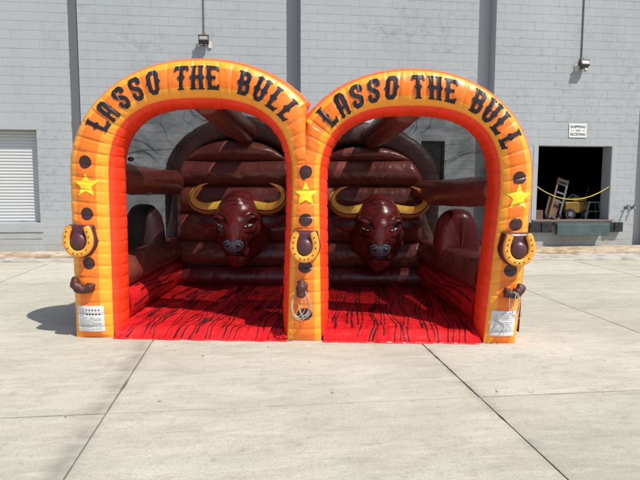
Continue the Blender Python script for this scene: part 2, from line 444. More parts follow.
# dock opening: reveal, dark store room, sill, leveller plate and bumpers
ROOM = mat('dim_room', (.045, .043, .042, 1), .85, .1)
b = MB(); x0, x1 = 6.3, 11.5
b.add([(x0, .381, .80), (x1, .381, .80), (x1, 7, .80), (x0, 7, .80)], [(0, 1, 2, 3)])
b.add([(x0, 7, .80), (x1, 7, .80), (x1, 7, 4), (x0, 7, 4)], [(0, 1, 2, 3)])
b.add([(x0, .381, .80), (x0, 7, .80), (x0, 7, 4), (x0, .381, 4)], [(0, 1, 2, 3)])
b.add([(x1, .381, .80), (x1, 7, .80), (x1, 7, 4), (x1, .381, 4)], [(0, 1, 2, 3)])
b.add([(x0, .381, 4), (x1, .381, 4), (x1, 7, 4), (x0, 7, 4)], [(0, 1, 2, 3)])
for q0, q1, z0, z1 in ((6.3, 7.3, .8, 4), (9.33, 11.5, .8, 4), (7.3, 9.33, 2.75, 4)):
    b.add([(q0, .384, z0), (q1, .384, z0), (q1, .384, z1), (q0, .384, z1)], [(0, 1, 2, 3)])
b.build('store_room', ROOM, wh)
JAMB = mat('jamb_paint', (.36, .38, .395, 1), .75, .2)
MB().box(7.17, 7.296, -.012, .2, .83, 2.75).build('door_jamb', WALL, wh); MB().box(9.335, 9.47, -.008, .2, .83, 2.75).build('door_jamb', WALL, wh)
b = MB().box(7.297, 7.303, .0, .38, .82, 2.75).box(9.32, 9.329, .0, .38, .82, 2.75).box(7.303, 9.32, .0, .38, 2.742, 2.752)
b.build('reveal', JAMB, wh)
STEEL = mat('rusty_edge', (.17, .12, .10, 1), .6, .4, .2)
def painted(name, c1, c2, s_=4, rough=.6):
    m = mat(name, c1, rough, .3); v = coord(m, 'Object')
    n = noise_n(m, v, s_, 5, .65); Lk(m, ramp(m, n, [(.35, c1), (.7, c2)]).outputs[0], bsdf(m).inputs['Base Color'])
    bump(m, noise_n(m, v, 30, 3), .3, .004); return m
GREEN = painted('green_grey_steel', (.05, .078, .080, 1), (.085, .12, .118, 1))
RUB = painted('black_rubber', (.012, .012, .013, 1), (.04, .04, .042, 1), 9, .8)
MB().box(7.2, 9.42, -.05, .4, .775, .825, b=.006).build('dock_edge', STEEL, wh)
lv = MB().box(7.75, 9.2, -.26, -.03, .70, .765, b=.006)
lv.box(7.75, 9.2, -.275, -.245, .43, .72, b=.008).build('leveller_plate', GREEN, wh)
b = MB()
for k in range(6): b.box(7.85+k*.24, 7.9+k*.24, -.245, -.0, .45, .70)
b.build('plate_rib', GREEN, wh)
for x0, x1 in ((7.06, 7.38), (7.40, 7.68), (9.25, 9.40), (9.42, 9.66)):
    MB().box(x0, x1, -.14, -.006, .52, .765, b=.012).build('bumper', RUB, wh)

# things inside the dock
PLY = painted('pale_plywood', (.13, .08, .045, 1), (.21, .135, .08, 1), 3, .7)
ALU = painted('dull_aluminium', (.09, .095, .10, 1), (.16, .165, .175, 1), 6, .5)
DKBROWN = painted('brown_board', (.11, .065, .04, 1), (.18, .11, .07, 1), 4, .7)
t = tag(empty('hand_truck', (8.02, WY+.42, .80)), 'worn wooden and aluminium hand truck leaning against a board inside the loading dock', 'hand truck')
tl = Matrix.Rotation(math.radians(17), 4, 'Y') @ Matrix.Rotation(math.radians(-8), 4, 'X')
for x in (-.14, .14): MB().box(x-.025, x+.025, -.02, .03, .0, 1.16, b=.004, M=tl).build('rail', PLY if x < 0 else ALU, t)
for z in (.5, .74, .98): MB().box(-.115, .115, -.015, .02, z, z+.045, M=tl).build('crossbar', ALU, t)
MB().box(-.115, .115, -.02, .02, 1.06, 1.15, b=.004, M=tl).build('grip_board', PLY, t)
MB().box(-.15, .15, -.2, .0, .0, .02, M=tl).build('toe_plate', ALU, t)
for x in (-.2, .2): MB().tube([(x-.03, .08, .1), (x+.03, .08, .1)], .1, 16).build('wheel', RUB, t)
o = MB().box(-.19, .17, .04, .07, 0, .62, b=.004, M=tl).build('plywood_board', DKBROWN); o.location = (7.97, WY+.46, .80)
tag(o, 'brown plywood board propped behind the hand truck in the loading dock', 'board')
t = tag(empty('cardboard_box', (7.62, WY+.5, .80)), 'small tan cardboard box on the dock floor left of the hand truck', 'box')
MB().box(-.1, .1, -.08, .12, .0, .26, b=.004).build('carton', DKBROWN, t); MB().box(-.1, .1, -.02, .06, .261, .264).build('tape', PLY, t)
YEL = painted('yellow_machine_paint', (.16, .09, .01, 1), (.26, .16, .02, 1), 3, .5)
t = tag(empty('floor_machine', (8.72, WY+.75, .80)), 'yellow wheeled machine with a grey tyre inside the loading dock', 'machine')
b = MB().box(-.30, .38, -.2, .3, .17, .48, b=.03).box(-.05, .36, -.16, .26, .48, .60, b=.03).build('body', YEL, t)
MB().tube([(.30, -.1, .5), (.36, -.1, .72), (.42, -.1, .86)], .018, 8).build('handle', RUB, t)
MB().tube([(-.30, -.18, .50), (-.1, -.18, .68), (.1, -.18, .60)], .02, 8).build('hose', RUB, t)
for x in (-.18, .26):
    wv = MB(); wv.tube([(x, -.27, .15), (x, -.2, .15)], .15 if x < 0 else .11, 20).build('wheel', RUB, t)
    MB().tube([(x, -.285, .15), (x, -.268, .15)], .07 if x < 0 else .05, 16).build('hub', ALU, t)
t = tag(empty('step_stool', (9.15, WY+.45, .80)), 'small grey folding step stool at the right end of the loading dock', 'stool')
MB().box(-.18, .18, -.1, .1, .46, .49, b=.004).build('top_step', ALU, t)
for x, xx in ((-.15, -.27), (.12, .2)):
    for y in (-.08, .08): MB().tube([(x, y, .46), (xx, y*1.4, .0)], .014, 6).build('leg', ALU, t)
MB().box(-.2, .15, -.09, -.05, .22, .24).build('lower_step', ALU, t)
# rope across the dock
YROPE = mat('yellow_rope', (.50, .42, .03, 1), .7)
pts = []
for k in range(61):
    t_ = k/60; x = 7.30+(9.322-7.30)*t_; pts.append((x, WY+.03, 1.36+.34*(2*t_-1)**2*(1 if t_ > .5 else 1)))
rp = empty('safety_rope', (0, 0, 0))
b = MB(); b.tube(pts, .013, 8); b.build('rope', YROPE, rp, True)
for p in (pts[0], pts[-1]): MB().tube([(p[0], WY+.03, p[2]), (p[0]+(.02 if p is pts[-1] else -.02), WY+.03, p[2])], .024, 10).build('hook', FRM, rp)
tag(rp, 'sagging yellow rope strung across the open loading dock', 'rope')

# sign
sg = tag(empty('dock_sign', (8.34, WY-.012, 3.13)), 'small white shipping and receiving sign above the loading dock', 'sign')
MB().box(-.24, .24, -.008, .004, -.175, .175, b=.003).build('board', WHITEP, sg)
SGT = mat('sign_ink', (.05, .05, .055, 1), .6)
def text_mesh(s_, size, loc, parent, m, name, wmax=None):
    cu = bpy.data.curves.new('t', 'FONT'); cu.body = s_; cu.size = size; cu.align_x = 'CENTER'; cu.align_y = 'CENTER'; cu.offset = size*.022
    o = bpy.data.objects.new('t', cu); col.objects.link(o)
    dg = bpy.context.evaluated_depsgraph_get(); me = bpy.data.meshes.new_from_object(o.evaluated_get(dg)); bpy.data.objects.remove(o)
    xs = [v.co.x for v in me.vertices]; kx = 1 if not wmax else wmax/(max(xs)-min(xs))
    for v in me.vertices: v.co = (v.co.x*kx, 0, v.co.y)
    o = link(name, me, m, parent); o.location = loc; return o
text_mesh('SHIPPING', .10, (0, -.0105, .092), sg, SGT, 'lettering', .41)
text_mesh('AND', .065, (0, -.0105, 0), sg, SGT, 'lettering', .14)
text_mesh('RECEIVING', .10, (0, -.0105, -.098), sg, SGT, 'lettering', .41)
MB().box(-.2, -.11, -.0105, -.009, -.006, .006).box(.11, .2, -.0105, -.009, -.006, .006).build('dash', SGT, sg)

# wall floodlights with conduit
LENS = mat('frosted_lens', (.26, .225, .20, 1), .45); CREAM = mat('cream_box', (.62, .58, .46, 1), .5)
GALV = mat('galvanised', (.16, .165, .17, 1), .5, .5, .3)
def wall_light(x, z, flip, label):
    t = tag(empty('wall_light', (x, WY, z)), label, 'light', 'floodlights on the warehouse wall')
    MB().box(-.17*flip-.05, -.17*flip+.05, -.05, -.006, -.10, .10, b=.006).build('junction_box', CREAM, t)
    MB().box(.17*flip-.045, .17*flip+.045, -.03, -.006, -.06, .08, b=.006).build('back_plate', CREAM, t)
    M_ = Matrix.Rotation(math.radians(-28), 4, 'X')
    hb = MB().box(-.15, .15, -.30, -.12, -.09, .09, b=.012, M=M_).build('housing', FRM, t)
    MB().box(-.115, .115, -.308, -.296, -.065, .065, b=.003, M=M_).build('lens', LENS, hb)
    MB().box(-.16, .16, -.32, -.29, .085, .10, M=M_).build('visor', FRM, hb)
    MB().tube([(0, -.01, 0), (0, -.14, -.02)], .025, 8).build('bracket', FRM, t)
    t.scale = (.78, .78, .78)
    MB().tube([(0, -.03, .31), (0, -.03, 5.2-(z-4.8))], .018, 8).build('conduit', GALV, t)
    MB().tube([(0, -.035, .10), (0, -.035, .20)], .02, 8).box(-.05, .05, -.075, -.006, .20, .33, b=.006).build('conduit_fitting', GALV, t)
wall_light(-1.09, 4.98, -1, 'small floodlight with cream box hanging on a conduit above the left arch')
wall_light(8.35, 4.70, 1, 'small floodlight on a conduit high above the loading dock')
t = tag(empty('hose_tap', (9.86, WY, 1.15)), 'pair of small metal taps sticking out of the wall right of the loading dock', 'tap')
for x in (-.07, .1):
    b = MB(); b.tube([(x, 0, 0), (x, -.12, 0), (x, -.16, -.05)], .022, 8); b.build('spout', GALV, t)
    MB().tube([(x, -.09, .02), (x, -.09, .06)], .012, 6).box(x-.05, x+.05, -.1, -.08, .058, .07).build('handle', FRM, t)
MB().box(-.11, .15, -.015, -.004, -.04, .04, b=.003).build('back_plate', GALV, t)

# ------------------------------------------------------------------ the inflatable
O3 = Vector((-1.97, 6.44, 0)); ANG = math.radians(-9.365)
inf = tag(empty('inflatable_game', O3, ANG), 'big orange and brown inflatable lasso game with two arched bays and bull heads', 'inflatable game')
def dfm(s_, z):
    k = max(0.0, 1-max(z, 0)/1.6)
    return s_+k*float(np.interp(s_, [0, .42, 2.43, 2.575, 2.72, 3.6, 4.64, 4.96], [0, 0, -.06, -.015, .025, 0, -.13, -.11]))

SPLIT = 2.575
class Arch:
    def __init__(a, cx, ao, bo, zo, ci, ai, bi, zi, clip_side):
        a.p = (cx, ao, bo, zo, ci, ai, bi, zi); a.clip = clip_side
        # path: t 0..1, left leg up, over, right leg down; sample by mid length
        raw = np.linspace(0, 1, 4001); P = [a.mid_raw(t) for t in raw]; P = np.array(P)
        d = np.r_[0, np.cumsum(np.hypot(*np.diff(P, axis=0).T))]; a.len = d[-1]; a.raw = raw; a.d = d; a.P = P
    def io(a, t):
        cx, ao, bo, zo, ci, ai, bi, zi = a.p
        A, B = .27, .73
        if t < A: k = t/A; I = (ci-ai, zi*k); Oo = (cx-ao, zo*k); f = 0
        elif t > B: k = (1-t)/(1-B); I = (ci+ai, zi*k); Oo = (cx+ao, zo*k); f = 0
        else:
            th = PI*(1-(t-A)/(B-A)); e = .76; eo = .955
            c_, s_ = math.cos(th), math.sin(th)
            I = (ci+ai*math.copysign(abs(c_)**e, c_), zi+bi*abs(s_)**e); Oo = (cx+ao*math.copysign(abs(c_)**eo, c_), zo+bo*abs(s_)**eo)
        cr = 0
        if a.clip == 'R' and Oo[0] > SPLIT and I[0] < SPLIT: k = (SPLIT-I[0])/(Oo[0]-I[0]); Oo = (SPLIT, I[1]+(Oo[1]-I[1])*k); cr = k
        if a.clip == 'L' and Oo[0] < SPLIT and I[0] > SPLIT: k = (SPLIT-I[0])/(Oo[0]-I[0]); Oo = (SPLIT, I[1]+(Oo[1]-I[1])*k); cr = k
        return I, Oo, cr
    def mid_raw(a, t):
        I, Oo, c = a.io(t); return ((I[0]+Oo[0])/2, (I[1]+Oo[1])/2)
    def t_of(a, L): return float(np.interp(L, a.d, a.raw))
    def nearest(a, s_, z):
        k = int(np.argmin((a.P[:, 0]-s_)**2+(a.P[:, 1]-z)**2)); return float(a.d[k])
    def seam(a, L):
        q = L/.137; q = abs(q-round(q))*.137
        return .0085*math.exp(-(q/.009)**2)+.003*math.exp(-(q/.035)**2)
    def front(a, L, u, lift=0.0):
        t = a.t_of(L); I, Oo, cr = a.io(t)
        s_ = I[0]+(Oo[0]-I[0])*u; z = I[1]+(Oo[1]-I[1])*u
        wd = math.hypot(Oo[0]-I[0], Oo[1]-I[1])
        if cr > 0:
            k = min(max((z-1.95)/.35, 0), 1); uf = u*(.5*(1-k)+max(cr, .5)*k); full = .36
        else: uf = u; full = wd; k = 0
        h = .085*min(1, full/.42)*max(0, math.sin(PI*min(max(uf, 0), 1)))**.62
        if cr > 0 and k > 0: h -= .05*k*math.exp(-((1-u)*wd/.035)**1.3)
        h *= 1-.9*math.exp(-max(z, 0)/.10)
        body = min(1, math.sin(PI*min(max(u, .0), 1))*4) if cr == 0 else 1
        h -= (a.seam(L)*(.5+.5*body) if cr == 0 or k > 0 else a.seam(z))*(1 if z > .03 else 0)
        wob = (nz(z*9, (s_-SPLIT)*5, 7)*.004+nz(z*26, (s_-SPLIT)*9, 3)*.003+nz(z*50, (s_-SPLIT)*14, 4)*.0015) if cr > 0 and k == 0 else nz(L*9, u*2.2, a.p[0]*3)*.005+nz(L*24, u*2.0, a.p[0])*.0036*(1+nz(L*1.3, u, 7))+nz(L*46+u*2, u*3, 4)*.0019*(1+1.2*nz(L*2.1, u*2, 9))
        h += wob
        return (dfm(s_, z), -h-lift, z)
    DEP = .42
    def inner(a, L, q):   # q 0 front .. 1 back, lining of the opening
        t = a.t_of(L); I, Oo, cr = a.io(t); wd = max(math.hypot(Oo[0]-I[0], Oo[1]-I[1]), 1e-6)
        n = ((I[0]-Oo[0])/wd, (I[1]-Oo[1])/wd)
        h = .085*max(0, math.sin(PI*q))**.55*(1-.95*math.exp(-max(I[1], 0)/.10))-a.seam(L)*math.sin(PI*q)*.8
        h += nz(L*8, q*3, a.p[0]+9)*.006*math.sin(PI*q)+nz(L*22, q*4, 2)*.003*math.sin(PI*q)
        return (dfm(I[0]+n[0]*h, I[1]), a.DEP*q+(a.front(L, 0)[1])*(1-q), I[1]+n[1]*h)
    def outer(a, L, q):
        t = a.t_of(L); I, Oo, cr = a.io(t); wd = max(math.hypot(Oo[0]-I[0], Oo[1]-I[1]), 1e-6)
        n = ((Oo[0]-I[0])/wd, (Oo[1]-I[1])/wd)
        h = .055*max(0, math.sin(PI*q))**.6*(1-.95*math.exp(-max(Oo[1], 0)/.10))*(0 if cr > 0 else 1)-a.seam(L)*math.sin(PI*q)*.7*(0 if cr else 1)
        return (dfm(Oo[0]+n[0]*h, Oo[1]), a.DEP*q+(a.front(L, 1)[1])*(1-q), Oo[1]+n[1]*h)
A1 = Arch(1.43, 1.43, 1.22, 1.80, 1.425, 1.005, .89, 1.74, 'R')
A2 = Arch(3.68, 1.28, 1.12, 1.78, 3.68, .96, .85, 1.69, 'L')

def build_arch(a):
    nl = int(a.len/.0115); Ls = np.linspace(0, a.len, nl)
    NF, NI, NO = 31, 12, 9
    vs = []; cols_ = []
    for L in Ls:
        row = [a.inner(L, 1-q/(NI-1)) for q in range(NI-1)]
        row += [a.front(L, u/(NF-1)) for u in range(NF)]
        row += [a.outer(L, q/(NO-1)) for q in range(1, NO)]
        vs += row
    W_ = NI-1+NF+NO-1
    fs = []; mi = []
    for j in range(nl-1):
        I, Oo, cr = a.io(a.t_of((Ls[j]+Ls[j+1])/2)); wd = math.hypot(Oo[0]-I[0], Oo[1]-I[1])
        for i in range(W_):
            k = (i+1) % W_
            fs.append((j*W_+i, j*W_+k, (j+1)*W_+k, (j+1)*W_+i))
            if i < NI-1: mi.append(2)
            elif i < NI-1+NF-1:
                u = (i-(NI-1)+.5)/(NF-1)
                if cr > 0: dist = u*wd; mi.append(1 if dist < .055 else 0) if Oo[1] < 2.2 else mi.append(1 if dist < .09 else (0))
                else: mi.append(1 if u < .27 or u > .80 else 0)
            elif i < NI-1+NF-1+NO-1: mi.append(3)
            else: mi.append(4)
    o = mesh('arch', vs, fs, [ORANGE, YELLOW, REDO, TRIM, BROWND], inf, True, mi)
    return o
arch1 = build_arch(A1); arch2 = build_arch(A2)
# shading edges stay crisp at the sewn corners
for o in (arch1, arch2):
    me = o.data
    nW = 11+31+8
    sharp = np.zeros(len(me.edges), bool); ev = np.empty(len(me.edges)*2, int); me.edges.foreach_get('vertices', ev); ev = ev.reshape(-1, 2)
    for c_ in (0, 11, 41, nW-1): sharp |= (ev[:, 0] % nW == c_) & (ev[:, 1] % nW == c_)
    me.attributes.new('sharp_edge', 'BOOLEAN', 'EDGE').data.foreach_set('value', sharp)

# --- flat prints cut from a distance field and laid on a surface function
def decal(name, f, x0, x1, y0, y1, st, mp, m, parent, smooth=True):
    nx, ny = int(math.ceil((x1-x0)/st))+1, int(math.ceil((y1-y0)/st))+1
    xs = x0+np.arange(nx)*st; ys = y0+np.arange(ny)*st
    X_, Y_ = np.meshgrid(xs, ys); V = f(X_, Y_)
    vs = []; fs = []; idx = {}
    def vid(key, p):
        if key not in idx: idx[key] = len(vs); vs.append(p)
        return idx[key]
    for j in range(ny-1):
        for i in range(nx-1):
            c4 = ((i, j), (i+1, j), (i+1, j+1), (i, j+1)); v4 = [V[b_, a_] for a_, b_ in c4]
            if min(v4) >= 0: continue
            poly = []
            for k in range(4):
                (ia, ja), va = c4[k], v4[k]; (ib, jb), vb = c4[(k+1) % 4], v4[(k+1) % 4]
                if va < 0: poly.append(vid((ia, ja), (xs[ia], ys[ja])))
                if (va < 0) != (vb < 0):
                    q = va/(va-vb); key = tuple(sorted(((ia, ja), (ib, jb))))
                    poly.append(vid(key, (xs[ia]+(xs[ib]-xs[ia])*q, ys[ja]+(ys[jb]-ys[ja])*q)))
            if len(poly) > 2: fs.append(tuple(poly))
    if not fs: return None
    out = [mp(*v) for v in vs]; ok = [p is not None for p in out]
    fs = [f_ for f_ in fs if all(ok[k] for k in f_)]; out = [p if p is not None else (0, 0, 0) for p in out]
    return mesh(name, out, fs, m, parent, smooth)
def seg_d(X_, Y_, x0, y0, x1, y1, h, sq=True):
    L = math.hypot(x1-x0, y1-y0) or 1e-9; ux, uy = (x1-x0)/L, (y1-y0)/L
    a = (X_-x0)*ux+(Y_-y0)*uy; b_ = -(X_-x0)*uy+(Y_-y0)*ux
    if sq: return np.maximum(np.maximum(-a, a-L), np.abs(b_)-h)
    a = np.clip(a, 0, L); return np.hypot((X_-x0)-a*ux, (Y_-y0)-a*uy)-h
def dia(X_, Y_, x, y, r): return (np.abs(X_-x)+np.abs(Y_-y)*.8)-r
def poly_d(X_, Y_, P, h, closed=False):
    d = np.full(X_.shape, 9.); P = list(P)+([P[0]] if closed else [])
    for k in range(len(P)-1): d = np.minimum(d, seg_d(X_, Y_, *P[k], *P[k+1], h, False))
    return d
T_ = .084
def stem(X_, Y_, x, y0=0, y1=1):
    d = seg_d(X_, Y_, x, y0, x, y1, T_)
    d = np.minimum(d, dia(X_, Y_, x, .5, .175))
    for y, s_ in ((y0, 1), (y1, -1)): d = np.minimum(d, np.maximum(np.abs(Y_-y-s_*.03)-.03, np.abs(X_-x)-.14))
    return d
def glyph(ch, X_, Y_):
    mn = np.minimum
    if ch == 'L': return mn(mn(stem(X_, Y_, .13), seg_d(X_, Y_, .1, .09, .52, .09, .085)), seg_d(X_, Y_, .46, .0, .52, .24, .04))
    if ch == 'A':
        d = poly_d(X_, Y_, [(.10, .04), (.15, .80), (.21, .91), (.33, .91), (.39, .80), (.44, .04)], .088)
        d = mn(d, seg_d(X_, Y_, .12, .36, .42, .36, .07)); d = mn(d, seg_d(X_, Y_, -.02, .03, .22, .03, .03)); d = mn(d, seg_d(X_, Y_, .32, .03, .56, .03, .03))
        return mn(mn(d, dia(X_, Y_, .12, .5, .12)), dia(X_, Y_, .42, .5, .12))
    if ch == 'S':
        d = poly_d(X_, Y_, [(.43, .72), (.43, .82), (.36, .91), (.18, .91), (.10, .82), (.10, .66), (.17, .56), (.36, .44), (.43, .34), (.43, .18), (.36, .09), (.18, .09), (.10, .18), (.10, .28)], .09)
        return mn(mn(d, seg_d(X_, Y_, .34, .70, .54, .70, .035)), seg_d(X_, Y_, -.01, .30, .19, .30, .035))
    if ch == 'O':
        d = poly_d(X_, Y_, [(.11, .2), (.19, .09), (.35, .09), (.43, .2), (.43, .8), (.35, .91), (.19, .91), (.11, .8)], .09, True)
        return mn(mn(d, dia(X_, Y_, .06, .5, .12)), dia(X_, Y_, .48, .5, .12))
    if ch == 'T':
        d = mn(stem(X_, Y_, .27), seg_d(X_, Y_, .0, .91, .54, .91, .085))
        return mn(mn(d, seg_d(X_, Y_, .04, .99, .0, .76, .045)), seg_d(X_, Y_, .50, .99, .54, .76, .045))
    if ch == 'H': return mn(mn(stem(X_, Y_, .12), stem(X_, Y_, .44)), seg_d(X_, Y_, .12, .5, .44, .5, .075))
    if ch == 'E':
        d = mn(stem(X_, Y_, .13), seg_d(X_, Y_, .13, .915, .48, .915, .08)); d = mn(d, seg_d(X_, Y_, .13, .5, .40, .5, .07)); d = mn(d, seg_d(X_, Y_, .13, .085, .48, .085, .08))
        return mn(mn(d, seg_d(X_, Y_, .46, 1, .50, .76, .04)), seg_d(X_, Y_, .46, 0, .50, .24, .04))
    if ch == 'B':
        d = mn(stem(X_, Y_, .13), poly_d(X_, Y_, [(.13, .91), (.34, .91), (.42, .82), (.42, .63), (.34, .53), (.16, .53)], .085))
        return mn(d, poly_d(X_, Y_, [(.16, .5), (.34, .5), (.45, .40), (.45, .19), (.36, .09), (.13, .09)], .085))
    if ch == 'U':
        d = poly_d(X_, Y_, [(.12, .95), (.12, .2), (.20, .09), (.36, .09), (.44, .2), (.44, .95)], .088)
        for x in (.12, .44): d = mn(mn(d, dia(X_, Y_, x, .5, .165)), np.maximum(np.abs(Y_-.97)-.03, np.abs(X_-x)-.14))
        return d
def put_letter(a, par, ch, s_, z, H=.262):
    L0 = a.nearest(s_, z); I, Oo, cr = a.io(a.t_of(L0))
    def mp(x, y):
        L = L0+(x-.27)*H; I, Oo, cr = a.io(a.t_of(L)); wd = math.hypot(Oo[0]-I[0], Oo[1]-I[1])
        if cr > 0: wd /= cr; return a.front(L, (.19+(y-.5)*H)/(wd*cr), .008)
        return a.front(L, .515+(y-.5)*H/wd, .008)
    decal('letter', lambda X_, Y_: glyph(ch, X_, Y_), -.06, .62, -.04, 1.04, .0125, mp, INK, par)
exv = Vector((math.cos(ANG), math.sin(ANG), 0)); eyv = Vector((-exv.y, exv.x, 0)); C_ = Vector((0, 0, CAM_H))
def front_pt(x, y):     # measured letter centre -> position on the front plane of the arch
    d = rr*(x-320)/F_PX-uu*(y-240)/F_PX+fw; k = ((O3-C_).dot(eyv)-.06)/d.dot(eyv); p = C_+d*k-O3
    return p.dot(exv), p.z
for ch, x, y in zip('LASSOTHEBULL', (97, 106, 122, 137, 153.5, 181.5, 197, 213, 243.5, 258.5, 273, 285), (122, 109.5, 98.5, 90.5, 83, 78, 78.5, 80.5, 87.5, 95, 104.5, 115)):
    put_letter(A1, arch1, ch, *front_pt(x, y), .25)
for ch, x, y in zip('LASSOTHEBULL', (332, 344, 359, 375, 392, 418, 434, 449, 476, 487.5, 498.7, 511), (119.5, 108, 101.3, 96.5, 93, 93.5, 95.5, 99.5, 106, 115.8, 127, 140.3)):
    put_letter(A2, arch2, ch, *front_pt(x, y), .245)

def leg_map(a, right):
    """(s, z) on a leg of the front face -> surface point"""
    def mp(s_, z, lift=.0035):
        lo, hi = (a.len/2, a.len) if right else (0, a.len/2)
        best = None
        t = (1-z/a.p[7]*.27) if right else z/a.p[7]*.27
        t = min(max(t, 0), 1)
        for _ in range(3):
            I, Oo, cr = a.io(t); u = (s_-I[0])/(Oo[0]-I[0]); zc = I[1]+(Oo[1]-I[1])*u
            t += (-1 if right else 1)*(z-zc)/a.p[7]*.27; t = min(max(t, 0), 1)
        L = float(np.interp(t, a.raw, a.d)); return a.front(L, min(max(u, 0), 1), lift)
    return mp
mL = leg_map(A1, False); mC1 = leg_map(A1, True); mC2 = leg_map(A2, False); mR = leg_map(A2, True)
def mC(s_, z, lift=.0035):
    return mC1(s_, z, lift) if s_ < SPLIT else mC2(s_, z, lift)
def circle(cx, cz, r): return lambda X_, Y_: np.hypot(X_-cx, Y_-cz)-r
def starf(cx, cz, r):
    def f(X_, Y_):
        th = np.arctan2(X_-cx, Y_-cz); rr_ = np.hypot(X_-cx, Y_-cz); k = 2*PI/5
        th = np.abs((th+k/2) % k-k/2)
        px, py = rr_*np.sin(th), rr_*np.cos(th)
        ax, ay = 0, r; bx, by = r*.42*math.sin(k/2), r*.42*math.cos(k/2)
        nx, ny = (by-ay), -(bx-ax); n = math.hypot(nx, ny)
        d = ((px-ax)*nx+(py-ay)*ny)/n
        return -d
    return f
def on_leg(name, f, cx, cz, r, mp, m, par, st=.006):
    return decal(name, f, cx-r, cx+r, cz-r, cz+r, st, mp, m, par)
for par, mp, c_, zs, st_ in ((arch1, mL, .205, (1.95, 1.39, .85), 1.70), (arch1, mC, 2.58, (1.85, 1.335, .83, .31), 1.61), (arch2, mR, 4.82, (1.79, 1.30, .81), 1.585)):
    for k, z in enumerate(zs): on_leg('dot', circle(c_, z, .068), c_, z, .08, mp, DOT, par)
    on_leg('star', starf(c_, st_, .146), c_, st_, .16, mp, STAR, par)

# warning label sheets with small print
def sheet(par, mp, x0, x1, z0, z1, seed):
    rg = random.Random(seed)
    decal('warning_label', lambda X_, Y_: np.maximum(np.maximum(x0-X_, X_-x1), np.maximum(z0-Y_, Y_-z1)), x0-.01, x1+.01, z0-.01, z1+.01, .013, lambda a_, b_: mp(a_, b_, .004), SHEET, par)
    wdt, hgt = x1-x0, z1-z0
    sq = []; ln = []
    if seed == 1:
        for r_, zz in enumerate((.84, .67)):
            for k in range(5): sq.append((x0+wdt*(.38+.115*k), z0+hgt*zz, .009 if r_ else .007))
        for k in range(9): ln.append((x0+.02, x0+wdt*(.9 if k % 3 else .6), z0+hgt*(.56-.055*k)))
        for k in range(6): ln.append((x0+.02, x0+wdt*.3, z0+hgt*(.9-.055*k)))
    else:
        for k in range(12): ln.append((x0+.02+(wdt*.32 if k < 5 else 0), x0+wdt*rg.uniform(.7, .94), z0+hgt*(.90-.068*k)))
        for k in range(5): ln.append((x0+.02, x0+wdt*.24, z0+hgt*(.88-.07*k)))
    vs = []; fs = []
    for (cx, cz, r) in sq:
        q = [(cx-r, cz-r), (cx+r, cz-r), (cx+r, cz+r), (cx-r, cz+r)]; n_ = len(vs); vs += [mp(a_, b_, .0065) for a_, b_ in q]; fs.append((n_, n_+1, n_+2, n_+3))
    if fs: tag(mesh('pictogram_print', vs, fs, BLACKP, par), kind='stuff')
    vs = []; fs = []
    for (xa, xb, cz) in ln:
        k = max(3, int((xb-xa)/.013))
        for i in range(k):
            if rg.random() < .16: continue
            a_, b_ = xa+(xb-xa)*i/k, xa+(xb-xa)*(i+.86)/k; h = .0022
            n_ = len(vs); vs += [mp(a_, cz-h, .0065), mp(b_, cz-h, .0065), mp(b_, cz+h, .0065), mp(a_, cz+h, .0065)]; fs.append((n_, n_+1, n_+2, n_+3))
    tag(mesh('small_print', vs, fs, GREYP, par), kind='stuff')
sheet(arch1, mL, .045, .345, .08, .375, 1)
sheet(arch2, mR, 4.68, 4.93, .09, .37, 2)

